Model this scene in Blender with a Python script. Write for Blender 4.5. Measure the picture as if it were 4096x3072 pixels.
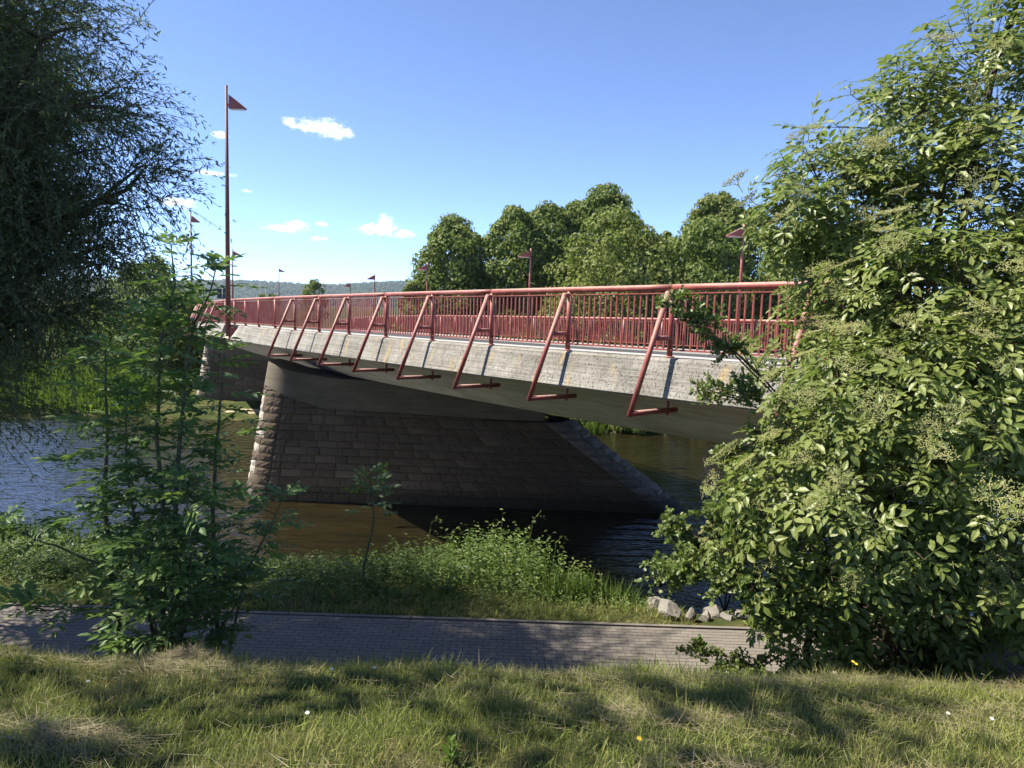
import bpy, math, random
import numpy as np
from mathutils import Vector, Matrix, Euler

# ------------------------------------------------------------------ reset
for o in list(bpy.data.objects):
    bpy.data.objects.remove(o, do_unlink=True)
sc = bpy.context.scene
COL = sc.collection
rad = math.radians
rng = np.random.default_rng(7)
random.seed(7)

# ------------------------------------------------------------------ camera
EYE = Vector((0, 0, 8.0))
cam_d = bpy.data.cameras.new('camera')
cam_d.sensor_width = 36.0
cam_d.lens = 24.96
cam_d.clip_start = 0.05
cam_d.clip_end = 20000
cam = bpy.data.objects.new('camera', cam_d)
COL.objects.link(cam)
cam.matrix_world = (Matrix.Translation(EYE) @ Matrix.Rotation(rad(90 - 5.9), 4, 'X')
                    @ Matrix.Rotation(rad(1.9), 4, 'Z'))
sc.camera = cam

# ------------------------------------------------------------------ light
SUN_AZ = rad(-86.0)          # clockwise from +Y (the view direction); the sun stands to the left
SUN_EL = rad(52.0)
SUN_DIR = Vector((math.sin(SUN_AZ) * math.cos(SUN_EL), math.cos(SUN_AZ) * math.cos(SUN_EL), math.sin(SUN_EL)))
sun_d = bpy.data.lights.new('sun', 'SUN')
sun_d.energy = 4.1
sun_d.angle = rad(0.53)
sun_d.color = (1.0, 0.93, 0.80)
sun = bpy.data.objects.new('sun', sun_d)
COL.objects.link(sun)
sun.rotation_euler = SUN_DIR.to_track_quat('Z', 'Y').to_euler()
sun.location = (-30, 10, 60)

world = bpy.data.worlds.new('World')
sc.world = world
world.use_nodes = True
world.cycles.sampling_method = 'MANUAL'
world.cycles.sample_map_resolution = 512
wn = world.node_tree
wn.nodes.clear()
w_out = wn.nodes.new('ShaderNodeOutputWorld')
w_bg = wn.nodes.new('ShaderNodeBackground')
w_bg.inputs['Strength'].default_value = 0.122
sky = wn.nodes.new('ShaderNodeTexSky')
sky.sky_type = 'NISHITA'
sky.sun_disc = False
sky.sun_elevation = SUN_EL
sky.sun_rotation = SUN_AZ
sky.altitude = 200
sky.air_density = 0.4
sky.dust_density = 0.0
sky.ozone_density = 8.0
CLOUDS = [  # azimuth, elevation (deg), half width, half height (rad)
    (-15.1, 13.1, .0345, .0125), (-16.3, 12.95, .02, .007), (-13.8, 12.8, .02, .009), (-17.5, 13.2, .0127, .0065),
    (-17.9, 5.6, .030, .0066), (-17.0, 5.9, .017, .0070), (-10.9, 5.95, .033, .0085), (-10.3, 6.5, .0130, .0110),
    (-9.0, 5.7, .018, .0066), (-15.1, 6.1, .012, .0036), (-15.5, 5.0, .0085, .0036), (-14.9, 5.0, .0065, .0034),
    (-25.3, 6.9, .030, .0080), (-22.8, 9.1, .028, .0040), (-22.3, 11.8, .0105, .0055), (-20.5, 8.1, .0080, .0026),
    (-60, 9, .05, .012), (52, 7, .04, .010), (120, 8, .06, .015), (-130, 9, .06, .014)]
w_tc = wn.nodes.new('ShaderNodeTexCoord')
w_sep = wn.nodes.new('ShaderNodeSeparateXYZ')
wn.links.new(w_tc.outputs['Generated'], w_sep.inputs[0])


def w_math(op, a, b=None, c=None):
    nd = wn.nodes.new('ShaderNodeMath'); nd.operation = op
    for i, v in enumerate((a, b, c)):
        if v is None: continue
        if isinstance(v, (int, float)): nd.inputs[i].default_value = v
        else: wn.links.new(v, nd.inputs[i])
    return nd.outputs[0]


w_cmb = wn.nodes.new('ShaderNodeCombineXYZ')
wn.links.new(w_math('ARCTAN2', w_sep.outputs[0], w_sep.outputs[1]), w_cmb.inputs[0])
wn.links.new(w_math('ARCSINE', w_sep.outputs[2]), w_cmb.inputs[1])
prev = None
for az, el, w, h in CLOUDS:
    w, h = w * 1.2, h * 1.25
    ma = wn.nodes.new('ShaderNodeVectorMath'); ma.operation = 'MULTIPLY_ADD'
    wn.links.new(w_cmb.outputs[0], ma.inputs[0])
    ma.inputs[1].default_value = (1 / w, 1 / h, 0)
    ma.inputs[2].default_value = (-rad(az) / w, -rad(el) / h, 0)
    ln = wn.nodes.new('ShaderNodeVectorMath'); ln.operation = 'LENGTH'
    wn.links.new(ma.outputs[0], ln.inputs[0])
    prev = ln.outputs['Value'] if prev is None else w_math('SMOOTH_MIN', prev, ln.outputs['Value'], .25)
prev = w_math('SUBTRACT', 1.0, prev)
w_ns = wn.nodes.new('ShaderNodeTexNoise')
w_ns.inputs['Scale'].default_value = 85
w_ns.inputs['Detail'].default_value = 5
w_ns.inputs['Roughness'].default_value = 0.68
w_mp = wn.nodes.new('ShaderNodeMapping'); w_mp.inputs['Scale'].default_value = (1, 1, 1.7)
wn.links.new(w_tc.outputs['Generated'], w_mp.inputs['Vector'])
wn.links.new(w_mp.outputs[0], w_ns.inputs['Vector'])
w_ma = wn.nodes.new('ShaderNodeMath'); w_ma.operation = 'MULTIPLY_ADD'
w_ma.inputs[1].default_value = 1.9; w_ma.inputs[2].default_value = -1.02
wn.links.new(w_ns.outputs[0], w_ma.inputs[0])
w_ad = wn.nodes.new('ShaderNodeMath'); w_ad.operation = 'ADD'
wn.links.new(prev, w_ad.inputs[0]); wn.links.new(w_ma.outputs[0], w_ad.inputs[1])
w_mr = wn.nodes.new('ShaderNodeMapRange'); w_mr.interpolation_type = 'SMOOTHSTEP'
w_mr.inputs['From Min'].default_value = 0.05; w_mr.inputs['From Max'].default_value = 1.15
w_mr.inputs['To Max'].default_value = 0.92
wn.links.new(w_ad.outputs[0], w_mr.inputs['Value'])
w_mx = wn.nodes.new('ShaderNodeMix'); w_mx.data_type = 'RGBA'
wn.links.new(w_mr.outputs[0], w_mx.inputs['Factor'])
w_hs = wn.nodes.new('ShaderNodeHueSaturation')
w_hs.inputs['Saturation'].default_value = 0.92
wn.links.new(sky.outputs[0], w_hs.inputs['Color'])
wn.links.new(w_hs.outputs[0], w_mx.inputs[6])
w_mx.inputs[7].default_value = (7.0, 7.1, 7.2, 1)
wn.links.new(w_mx.outputs[2], w_bg.inputs['Color'])
wn.links.new(w_bg.outputs[0], w_out.inputs['Surface'])

sc.view_settings.view_transform = 'Standard'
sc.view_settings.look = 'None'
sc.view_settings.gamma = 1.0
sc.view_settings.exposure = 1.62
sc.view_settings.use_curve_mapping = False
sc.cycles.max_bounces = 6
sc.cycles.diffuse_bounces = 4
sc.cycles.transparent_max_bounces = 8
sc.cycles.volume_bounces = 0


# ------------------------------------------------------------------ helpers
def tag(o, label=None, cat=None, group=None, kind=None):
    if label: o['label'] = label
    if cat: o['category'] = cat
    if group: o['group'] = group
    if kind: o['kind'] = kind
    return o


def empty(name, loc=(0, 0, 0), **k):
    o = bpy.data.objects.new(name, None)
    o.location = loc
    o.empty_display_size = 0.2
    COL.objects.link(o)
    return tag(o, **k)


def new_obj(name, me, parent=None, loc=None, **k):
    o = bpy.data.objects.new(name, me)
    COL.objects.link(o)
    if loc is not None: o.location = loc
    if parent is not None:
        o.parent = parent
        if loc is None:                      # geometry given in world space
            o.matrix_parent_inverse = Matrix.Translation(-Vector(parent.location))
    return tag(o, **k)


def np_mesh(name, V, F, mat=None, smooth=False):
    """mesh from vertex array (n,3) and face array (m,3|4) or a list of such arrays"""
    V = np.asarray(V, dtype=np.float32)
    Fs = F if isinstance(F, list) else [F]
    Fs = [np.asarray(f, dtype=np.int32) for f in Fs if len(f)]
    me = bpy.data.meshes.new(name)
    me.vertices.add(len(V))
    me.vertices.foreach_set('co', V.ravel())
    loops = np.concatenate([f.ravel() for f in Fs])
    tot = np.concatenate([np.full(len(f), f.shape[1], np.int32) for f in Fs])
    start = np.concatenate([[0], np.cumsum(tot)[:-1]]).astype(np.int32)
    me.loops.add(len(loops))
    me.loops.foreach_set('vertex_index', loops)
    me.polygons.add(len(tot))
    me.polygons.foreach_set('loop_start', start)
    me.polygons.foreach_set('loop_total', tot)
    me.polygons.foreach_set('use_smooth', np.full(len(tot), bool(smooth), dtype=bool))
    me.update(calc_edges=True)
    if mat is not None: me.materials.append(mat)
    return me


class MB:
    """collects triangles / quads"""
    def __init__(s): s.V, s.T, s.Q, s.n = [], [], [], 0

    def add(s, V, T=None, Q=None):
        V = np.asarray(V, float).reshape(-1, 3)
        if T is not None and len(T): s.T.append(np.asarray(T, int).reshape(-1, 3) + s.n)
        if Q is not None and len(Q): s.Q.append(np.asarray(Q, int).reshape(-1, 4) + s.n)
        s.V.append(V); s.n += len(V)
        return s

    def box(s, c, sx, sy, sz, M=None):
        v = np.array([(x, y, z) for z in (-.5, .5) for y in (-.5, .5) for x in (-.5, .5)]) * (sx, sy, sz)
        if M is not None: v = v @ np.asarray(M).T
        return s.add(v + np.asarray(c), None, BOXQ)

    def tube(s, pts, r, k=8, cap=True):
        V, T, Q = tube_arr(pts, r, k, cap)
        return s.add(V, T, Q)

    def arrays(s):
        V = np.concatenate(s.V)
        F = []
        if s.T: F.append(np.concatenate(s.T))
        if s.Q: F.append(np.concatenate(s.Q))
        return V, F

    def mesh(s, name, mat, smooth=False):
        V, F = s.arrays()
        return np_mesh(name, V, F, mat, smooth)

    def obj(s, name, mat, parent=None, smooth=False, **k):
        return new_obj(name, s.mesh(name, mat, smooth), parent, **k)


BOXQ = np.array([(0, 2, 3, 1), (4, 5, 7, 6), (0, 1, 5, 4), (2, 6, 7, 3), (0, 4, 6, 2), (1, 3, 7, 5)])


def norm(a):
    a = np.asarray(a, float)
    return a / np.maximum(np.linalg.norm(a, axis=-1, keepdims=True), 1e-9)


def tube_arr(pts, r, k=8, cap=True):
    pts = np.asarray(pts, float); n = len(pts)
    r = np.broadcast_to(np.asarray(r, float), (n,))
    tan = norm(np.gradient(pts, axis=0))
    up = np.where(np.abs(tan[:, 2:3]) > .9, np.array([[1., 0, 0]]), np.array([[0, 0, 1.]]))
    if abs(tan[0, 2]) > .9: up[:] = (1, 0, 0)
    else: up[:] = (0, 0, 1)
    a = norm(np.cross(tan, up)); b = np.cross(a, tan)
    ang = np.arange(k) * 2 * np.pi / k
    V = (pts[:, None] + r[:, None, None] * (a[:, None] * np.cos(ang)[None, :, None] + b[:, None] * np.sin(ang)[None, :, None])).reshape(-1, 3)
    i = np.arange(n - 1)[:, None] * k; j = np.arange(k)[None]; j2 = (j + 1) % k
    Q = np.stack([i + j, i + j2, i + k + j2, i + k + j], -1).reshape(-1, 4)
    T = []
    if cap:
        V = np.concatenate([V, pts[:1], pts[-1:]])
        c0, c1 = n * k, n * k + 1
        for q in range(k):
            T += [(c0, (q + 1) % k, q), (c1, (n - 1) * k + q, (n - 1) * k + (q + 1) % k)]
    return V, np.array(T).reshape(-1, 3), Q


def frames(d, n):
    d = norm(d); x = norm(np.cross(d, n)); z = np.cross(x, d)
    return np.stack([x, d, z], -1)          # columns: across, along, normal


def scatter(tV, tF, M, P, S):
    """copies of a template (local y along, z normal) -> V, F"""
    S = np.asarray(S, float).reshape(-1, 1, 1)
    V = np.einsum('nij,vj->nvi', M * S, tV) + P[:, None]
    n, m = len(P), len(tV)
    F = (tF[None] + (np.arange(n) * m)[:, None, None]).reshape(-1, tF.shape[1])
    return V.reshape(-1, 3), F


def rnd(n, s=1.0): return rng.normal(size=(n, 3)) * s


def leaf_tmpl(l=1., w=.5, fold=.12, droop=.12):
    """simple pointed leaf: 8 triangles"""
    st = [(.33, .5), (.68, .38)]
    V = [(0, 0, 0)]
    for y, hw in st:
        z = -droop * y * y
        V += [(-hw * w, y * l, z + fold * w), (0, y * l, z), (hw * w, y * l, z + fold * w)]
    V += [(0, l, -droop)]
    T = [(0, 2, 1), (0, 3, 2), (1, 2, 4), (2, 5, 4), (2, 3, 5), (3, 6, 5), (4, 5, 7), (5, 6, 7)]
    return np.array(V, float), np.array(T)


def leaf4(l=1., w=.5, fold=.12, droop=.1):
    V = [(0, 0, 0), (-w / 2, l * .45, fold * w), (0, l * .5, -droop * .3), (w / 2, l * .45, fold * w), (0, l, -droop)]
    return np.array(V, float), np.array([(0, 2, 1), (0, 3, 2), (1, 2, 4), (2, 3, 4)])


def compound(pairs, term, rachis, lt, jitter=0.0, ang=60, curve=.15, rw=.006):
    """pinnate leaf with its rachis along local y. pairs: list of (pos, size)"""
    V, F, n = [], [], 0
    tv, tf = lt
    def put(pos, direction, size, nz=(0, 0, 1)):
        nonlocal n
        M = frames(np.array([direction]), np.array([nz]))
        v, f = scatter(tv, tf, M, np.array([pos]), [size])
        V.append(v); F.append(f + n); n += len(v)
    zc = lambda y: -curve * (y / rachis) ** 2 * rachis
    for p, s in pairs:
        for sg in (-1, 1):
            a = rad(ang + random.uniform(-12, 12))
            put((sg * .004, p, zc(p)), (sg * math.sin(a), math.cos(a), random.uniform(-.25, .05)), s * random.uniform(.9, 1.1),
                (sg * .15, 0, 1))
    put((0, rachis, zc(rachis)), (0, 1, -.25), term)
    # rachis
    ys = np.linspace(0, rachis, 4)
    v, t, q = tube_arr([(0, y, zc(y)) for y in ys], [rw, rw * .8, rw * .7, rw * .5], 3, False)
    V.append(v); F.append(np.concatenate([q[:, [0, 1, 2]], q[:, [0, 2, 3]]]) + n)
    return np.concatenate(V), np.concatenate(F)


# ------------------------------------------------------------------ materials
class NT:
    def __init__(s, name):
        s.m = bpy.data.materials.new(name); s.m.use_nodes = True
        s.t = s.m.node_tree; s.t.nodes.clear()
        s.out = s.t.nodes.new('ShaderNodeOutputMaterial')

    def n(s, typ, **k):
        nd = s.t.nodes.new(typ)
        for a, v in k.items():
            if a in nd.inputs.keys(): nd.inputs[a].default_value = v
            else: setattr(nd, a, v)
        return nd

    def l(s, a, b): s.t.links.new(a, b)

    def noise(s, scale, detail=4, rough=.55, vec=None, sc3=None):
        nd = s.n('ShaderNodeTexNoise', Scale=scale, Detail=detail, Roughness=rough)
        if vec is None: vec = s.pos()
        if sc3 is not None:
            mp = s.n('ShaderNodeMapping', Scale=sc3); s.l(vec, mp.inputs[0]); vec = mp.outputs[0]
        s.l(vec, nd.inputs['Vector'])
        return nd.outputs[0]

    def pos(s):
        if not hasattr(s, '_p'): s._p = s.n('ShaderNodeNewGeometry')
        return s._p.outputs['Position']

    def geo(s):
        s.pos(); return s._p

    def ramp(s, fac, stops):
        r = s.n('ShaderNodeValToRGB'); e = r.color_ramp.elements
        while len(e) < len(stops): e.new(.5)
        for i, (p, c) in enumerate(stops):
            e[i].position = p; e[i].color = (*c, 1) if len(c) == 3 else c
        s.l(fac, r.inputs[0]); return r.outputs[0]

    def mix(s, fac, a, b, mode='MIX'):
        m = s.n('ShaderNodeMix', data_type='RGBA', blend_type=mode)
        for v, i in ((fac, 0), (a, 6), (b, 7)):
            if hasattr(v, 'links') or hasattr(v, 'is_linked'): s.l(v, m.inputs[i])
            elif i == 0: m.inputs[0].default_value = v
            else: m.inputs[i].default_value = (*v, 1)
        return m.outputs[2]

    def math(s, op, a, b=0., c=0.):
        m = s.n('ShaderNodeMath', operation=op)
        for i, v in enumerate((a, b, c)):
            if hasattr(v, 'is_linked'): s.l(v, m.inputs[i])
            else: m.inputs[i].default_value = v
        return m.outputs[0]

    def rng(s, v, a, b, c=0., d=1.):
        m = s.n('ShaderNodeMapRange')
        m.inputs['From Min'].default_value = a; m.inputs['From Max'].default_value = b
        m.inputs['To Min'].default_value = c; m.inputs['To Max'].default_value = d
        s.l(v, m.inputs['Value']); return m.outputs[0]

    def bsdf(s, color, rough=.8, spec=.3, bump=None, bstr=.3, bdist=.02, normal=None):
        b = s.n('ShaderNodeBsdfPrincipled', Roughness=.8)
        for v, k in ((color, 'Base Color'), (rough, 'Roughness')):
            if hasattr(v, 'is_linked'): s.l(v, b.inputs[k])
            else: b.inputs[k].default_value = (*v, 1) if k == 'Base Color' else v
        b.inputs['Specular IOR Level'].default_value = spec
        if bump is not None:
            bp = s.n('ShaderNodeBump', Strength=bstr, Distance=bdist)
            s.l(bump, bp.inputs['Height']); s.l(bp.outputs[0], b.inputs['Normal'])
        s.l(b.outputs[0], s.out.inputs[0])
        return b


def mat_leaf(name, cols, trans=.35, rough=.5, spec=.3, patch=.9, patch_scale=.8, tcol=None):
    """foliage: colour differs from leaf to leaf and gently from clump to clump"""
    t = NT(name)
    oi = t.n('ShaderNodeObjectInfo')
    r = t.math('FRACT', t.math('ADD', t.geo().outputs['Random Per Island'], oi.outputs['Random']))
    nz = t.noise(patch_scale, 2)
    f = t.math('ADD', t.math('MULTIPLY', r, .55), t.math('MULTIPLY', t.rng(nz, .3, .7), .45))
    col = t.ramp(f, [(i / (len(cols) - 1), c) for i, c in enumerate(cols)])
    b = t.n('ShaderNodeBsdfPrincipled', Roughness=rough)
    b.inputs['Specular IOR Level'].default_value = spec
    t.l(col, b.inputs['Base Color'])
    tr = t.n('ShaderNodeBsdfTranslucent')
    t.l(t.mix(.6, col, tcol or (.16, .26, .03), 'MIX'), tr.inputs[0])
    mx = t.n('ShaderNodeMixShader'); mx.inputs[0].default_value = trans
    t.l(b.outputs[0], mx.inputs[1]); t.l(tr.outputs[0], mx.inputs[2]); t.l(mx.outputs[0], t.out.inputs[0])
    return t.m


def mat_concrete():
    t = NT('board_marked_concrete')
    base = t.noise(1.3, 6, .6)
    col = t.ramp(base, [(.3, (.19, .178, .155)), (.52, (.27, .257, .23)), (.72, (.35, .335, .305))])
    # fine pits
    pit = t.noise(34, 3, .6, sc3=(1, 1, .55))
    pm = t.rng(pit, .34, .44, .45, 1)
    col = t.mix(1.0, col, pm, 'MULTIPLY')
    # horizontal board marks
    brd = t.noise(1.0, 3, .6, sc3=(.35, .35, 26))
    col = t.mix(.7, col, t.ramp(brd, [(.35, (.5, .49, .47)), (.6, (1, 1, 1))]), 'MULTIPLY')
    # rust and lime runs
    run = t.noise(1.0, 3, .5, sc3=(3.2, 3.2, .12))
    col = t.mix(t.rng(run, .60, .70, 0, .55), col, (.40, .29, .13))
    drip = t.noise(1.0, 4, .65, sc3=(9, 9, .35))
    col = t.mix(t.rng(drip, .52, .68, 0, .45), col, (.10, .095, .08))
    h = t.math('ADD', t.math('MULTIPLY', pm, .6), t.math('MULTIPLY', brd, .5))
    t.bsdf(col, .92, .2, h, .75, .03)
    return t.m


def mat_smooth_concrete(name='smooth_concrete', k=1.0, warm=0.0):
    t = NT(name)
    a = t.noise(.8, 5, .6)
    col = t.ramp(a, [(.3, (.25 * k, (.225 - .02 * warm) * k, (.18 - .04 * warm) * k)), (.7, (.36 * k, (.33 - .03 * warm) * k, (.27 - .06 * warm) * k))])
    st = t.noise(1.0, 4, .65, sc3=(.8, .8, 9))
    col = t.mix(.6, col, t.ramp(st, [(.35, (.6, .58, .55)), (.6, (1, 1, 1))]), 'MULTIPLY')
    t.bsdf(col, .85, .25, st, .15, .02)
    return t.m


def mat_red():
    t = NT('weathered_red_paint')
    nz = t.noise(6, 5, .6)
    col = t.ramp(nz, [(.32, (.17, .032, .026)), (.55, (.235, .047, .038)), (.75, (.29, .085, .068))])
    col = t.mix(t.rng(t.noise(1.4, 3, .6), .42, .62, 0, .45), col, (.30, .115, .09))
    up = t.n('ShaderNodeSeparateXYZ'); t.l(t.geo().outputs['Normal'], up.inputs[0])
    dust = t.math('MULTIPLY', t.rng(up.outputs['Z'], .25, .9), t.rng(t.noise(18, 4, .7), .35, .6, .45, 1))
    col = t.mix(t.math('MULTIPLY', dust, .85), col, (.45, .30, .24))
    rust = t.rng(t.noise(11, 6, .7), .63, .7, 0, .6)
    col = t.mix(rust, col, (.16, .06, .025))
    t.bsdf(col, .55, .4, nz, .12, .01)
    return t.m


def mat_plain(name, c, rough=.8, spec=.3, var=.25, scale=5):
    t = NT(name)
    nz = t.noise(scale, 4, .6)
    a = tuple(x * (1 - var) for x in c); b = tuple(min(1, x * (1 + var)) for x in c)
    t.bsdf(t.ramp(nz, [(.3, a), (.7, b)]), rough, spec, nz, .15, .02)
    return t.m


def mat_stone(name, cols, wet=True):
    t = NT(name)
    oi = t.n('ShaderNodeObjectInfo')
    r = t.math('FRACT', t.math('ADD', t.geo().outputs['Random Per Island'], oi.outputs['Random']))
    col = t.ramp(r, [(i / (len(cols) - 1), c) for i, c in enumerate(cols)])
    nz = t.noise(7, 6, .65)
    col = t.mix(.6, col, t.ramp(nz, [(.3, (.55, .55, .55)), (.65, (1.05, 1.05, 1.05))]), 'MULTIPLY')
    if wet:                                  # damp, algae-dark band along the water
        xyz = t.n('ShaderNodeSeparateXYZ'); t.l(t.pos(), xyz.inputs[0])
        hh = t.math('ADD', xyz.outputs['Z'], t.math('MULTIPLY', nz, .35))
        col = t.mix(t.rng(hh, .55, .95, .8, 0), col, (.035, .032, .022))
    t.bsdf(col, .9, .2, t.noise(16, 5, .7), .6, .04)
    return t.m


M_CONC = mat_concrete()
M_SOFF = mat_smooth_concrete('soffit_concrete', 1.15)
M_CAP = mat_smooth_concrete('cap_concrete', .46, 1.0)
M_RED = mat_red()
M_POLE = mat_plain('rusty_red_mast', (.13, .042, .034), .6, .35, .35, 9)
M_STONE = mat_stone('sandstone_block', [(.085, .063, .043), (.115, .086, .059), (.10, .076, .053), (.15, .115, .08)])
M_NOSE = mat_stone('sunlit_sandstone', [(.33, .29, .24), (.42, .37, .31), (.38, .34, .28)])  # sunlit nose painted paler than the face stones, whose dark tone holds shade
M_PROW = mat_stone('skylit_rock_faced_prow', [(.15, .135, .115), (.20, .18, .15), (.17, .155, .13)])  # prow stones lightened, light from the sky put into their colour
M_MORTAR = mat_plain('mortar', (.13, .11, .085), .95, .1)
M_ROCK = mat_stone('pale_rock', [(.17, .155, .135), (.26, .235, .20), (.21, .195, .17)], wet=False)
M_DROCK = mat_plain('wet_dark_rock', (.035, .033, .028), .45, .5, .4, 6)
M_ASPH = mat_plain('asphalt', (.055, .055, .055), .9, .2, .2, 30)
M_WALK = mat_plain('walkway_concrete', (.36, .345, .32), .9, .2, .15, 3)
M_BARK = mat_plain('bark', (.075, .06, .045), .95, .1, .4, 25)
M_BARK2 = mat_plain('grey_green_bark', (.085, .085, .05), .9, .15, .3, 30)
M_DARKM = mat_plain('dark_grey_metal', (.02, .024, .025), .5, .4, .2, 8)
M_LENS = mat_plain('lamp_lens', (.62, .60, .52), .35, .5, .1, 20)
M_BLACK = mat_plain('black_rubber', (.015, .015, .014), .7, .3, .2, 9)


# ------------------------------------------------------------------ terrain
PY = [-80, -5, 0, 3, 4.2, 4.8, 8.15, 8.4, 11.05, 11.3, 12.2, 13.5, 16, 19.3, 21.5, 24, 43, 46, 48.0, 52, 58, 70, 150, 400, 6000]
PZ = [7.2, 6.7, 6.45, 6.00, 5.73, 5.43, 3.08, 2.93, 2.93, 2.97, 2.9, 2.5, 1.55, 0, -1.0, -1.5, -1.5, -.5, .2, .9, 1.8, 3, 4.2, 4.6, 4.6]


def ground_z(x, y):
    x = np.asarray(x, float); y = np.asarray(y, float)
    sh = np.clip((-x - 6) / 14, 0, 1) * np.clip((y - 12) / 5, 0, 1) * np.clip((34 - y) / 8, 0, 1) * 1.6
    z = np.interp(y - sh, PY, PZ)
    bump = np.where((y > 3) & (y < 8), .4, 1) * .05 * np.sin(x * 1.7 + .4 * y) * np.sin(y * 2.1 + x * .6) + .03 * np.sin(x * 4.1 + 1) * np.sin(y * 3.7)
    cut = np.clip((x - .7) / 1.6, 0, 1); cut = cut * cut * (3 - 2 * cut)
    z = z - cut * np.interp(y, [11.6, 12.6, 13.6, 15.5, 18, 20], [0, .25, .75, 1.0, .6, 0])
    onpath = (y > 8.0) & (y < 11.35)
    far = np.clip((y - 50) / 40, 0, 1)
    z = z + np.where(onpath, 0, bump) + far * .25 * np.sin(x * .11) * np.sin(y * .07)
    # approach embankment on the far bank and behind the near abutment is built with the bridge
    return z


def axis(parts):
    out = []
    for a, b, st in parts: out += list(np.arange(a, b, st))
    return np.array(sorted(set(np.round(out, 4))))


def mat_ground():
    t = NT('meadow_ground')
    nz = t.noise(1.1, 6, .65)
    col = t.ramp(nz, [(.3, (.035, .05, .014)), (.5, (.06, .075, .022)), (.68, (.13, .11, .05))])
    fine = t.noise(40, 4, .7)
    col = t.mix(.6, col, t.ramp(fine, [(.3, (.4, .4, .4)), (.7, (1.2, 1.2, 1.2))]), 'MULTIPLY')
    t.bsdf(col, .95, .1, fine, .8, .05)
    return t.m


gx = axis([(-6000, -600, 300), (-600, -120, 30), (-120, -24, 4), (-24, -9, 1), (-9, 9, .3), (9, 30, 1), (30, 120, 5), (120, 600, 40), (600, 6001, 300)])
gy = axis([(-80, -6, 6), (-6, 1.5, .5), (1.5, 5.2, .12), (5.2, 22, .3), (22, 44, 2), (44, 60, .6), (60, 160, 5), (160, 600, 40), (600, 6001, 300)])
GX, GY = np.meshgrid(gx, gy)
GV = np.stack([GX, GY, ground_z(GX, GY)], -1).reshape(-1, 3)
ii = (np.arange(len(gy) - 1)[:, None] * len(gx) + np.arange(len(gx) - 1)[None]).ravel()
GQ = np.stack([ii, ii + 1, ii + 1 + len(gx), ii + len(gx)], -1)
ground = new_obj('ground', np_mesh('ground', GV, GQ, mat_ground(), True), kind='structure')

# ------------------------------------------------------------------ river
t = NT('river_water')
wv = t.noise(1.0, 2, .5, sc3=(.9, 2.4, 1))
wv2 = t.noise(1.0, 2, .5, sc3=(3.2, 7.5, 1))
hgt = t.math('ADD', wv, t.math('MULTIPLY', wv2, .35))
colw = t.ramp(t.noise(.35, 4, .6, sc3=(.5, 1.4, 1)), [(.3, (.010, .009, .0038)), (.7, (.020, .0152, .006))])
bmp = t.n('ShaderNodeBump', Strength=.8, Distance=.13)
t.l(hgt, bmp.inputs['Height'])
wd = t.n('ShaderNodeBsdfDiffuse'); t.l(colw, wd.inputs[0]); t.l(bmp.outputs[0], wd.inputs['Normal'])
wg = t.n('ShaderNodeBsdfGlossy', Roughness=.075); wg.inputs[0].default_value = (.92, .95, 1, 1)
t.l(bmp.outputs[0], wg.inputs['Normal'])
wf = t.n('ShaderNodeFresnel', IOR=1.85); t.l(bmp.outputs[0], wf.inputs['Normal'])
wx = t.n('ShaderNodeMixShader'); t.l(wf.outputs[0], wx.inputs[0]); t.l(wd.outputs[0], wx.inputs[1]); t.l(wg.outputs[0], wx.inputs[2])
t.l(wx.outputs[0], t.out.inputs[0])
river = new_obj('river', np_mesh('river', [(-900, 15, 0), (900, 15, 0), (900, 60, 0), (-900, 60, 0)], np.array([[0, 1, 2, 3]]), t.m), kind='structure')

# sand bar by the far pier
mb = MB()
ang = np.linspace(0, 2 * np.pi, 40, endpoint=False)
rings = [(1.0, -.3), (.88, .06), (.55, .42), (.0001, .62)]
V = []
for k, z in rings:
    wob = 1 + .12 * np.sin(3 * ang + 1) + .08 * np.sin(5 * ang)
    V.append(np.stack([-17.5 + 6.5 * k * wob * np.cos(ang), 51.0 + 3.3 * k * wob * np.sin(ang), np.full(40, z)], -1))
V = np.concatenate(V)
Q = [(a * 40 + b, a * 40 + (b + 1) % 40, (a + 1) * 40 + (b + 1) % 40, (a + 1) * 40 + b) for a in range(3) for b in range(40)]
new_obj('sandbar', np_mesh('sandbar', V, np.array(Q), mat_plain('wet_sand', (.40, .31, .21), .95, .1, .3, 3), True), kind='structure')

# ------------------------------------------------------------------ footpath with pavers
PATH_Y0, PATH_Y1 = 8.45, 11.0
footpath = empty('footpath', (0, 9.7, 2.95), kind='structure')
mb = MB(); mb.box((-20, 9.725, 2.90), 100, 2.62, .14)
mb.obj('bed', mat_plain('joint_sand', (.065, .058, .048), .98, .05, .3, 12), footpath)
t = NT('grey_paver')
oi = t.n('ShaderNodeObjectInfo')
r_ = t.math('FRACT', t.math('ADD', t.geo().outputs['Random Per Island'], oi.outputs['Random']))
cp = t.ramp(r_, [(0, (.170, .150, .128)), (.5, (.178, .157, .134)), (1, (.187, .165, .141))])
cp = t.mix(.5, cp, t.ramp(t.noise(2.2, 5, .7), [(.3, (.6, .6, .6)), (.7, (1.1, 1.1, 1.1))]), 'MULTIPLY')
t.bsdf(cp, .9, .2, t.noise(60, 3, .6), .35, .01)
M_PAVE = t.m
pw, pd = .2, .1
rows = int((PATH_Y1 - PATH_Y0) / pd)
pav = []
for r in range(rows):
    y = PATH_Y0 + (r + .5) * pd
    off = (r % 2) * pw / 2
    for x in np.arange(-24, 14, pw):
        pav.append((x + off, y, 2.985 + random.uniform(-.0015, .0015)))
pav = np.array(pav)
box_v = np.array([(x, y, z) for z in (-.03, .03) for y in (-.5, .5) for x in (-.5, .5)]) * (pw - .0015, pd - .007, 1)
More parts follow.
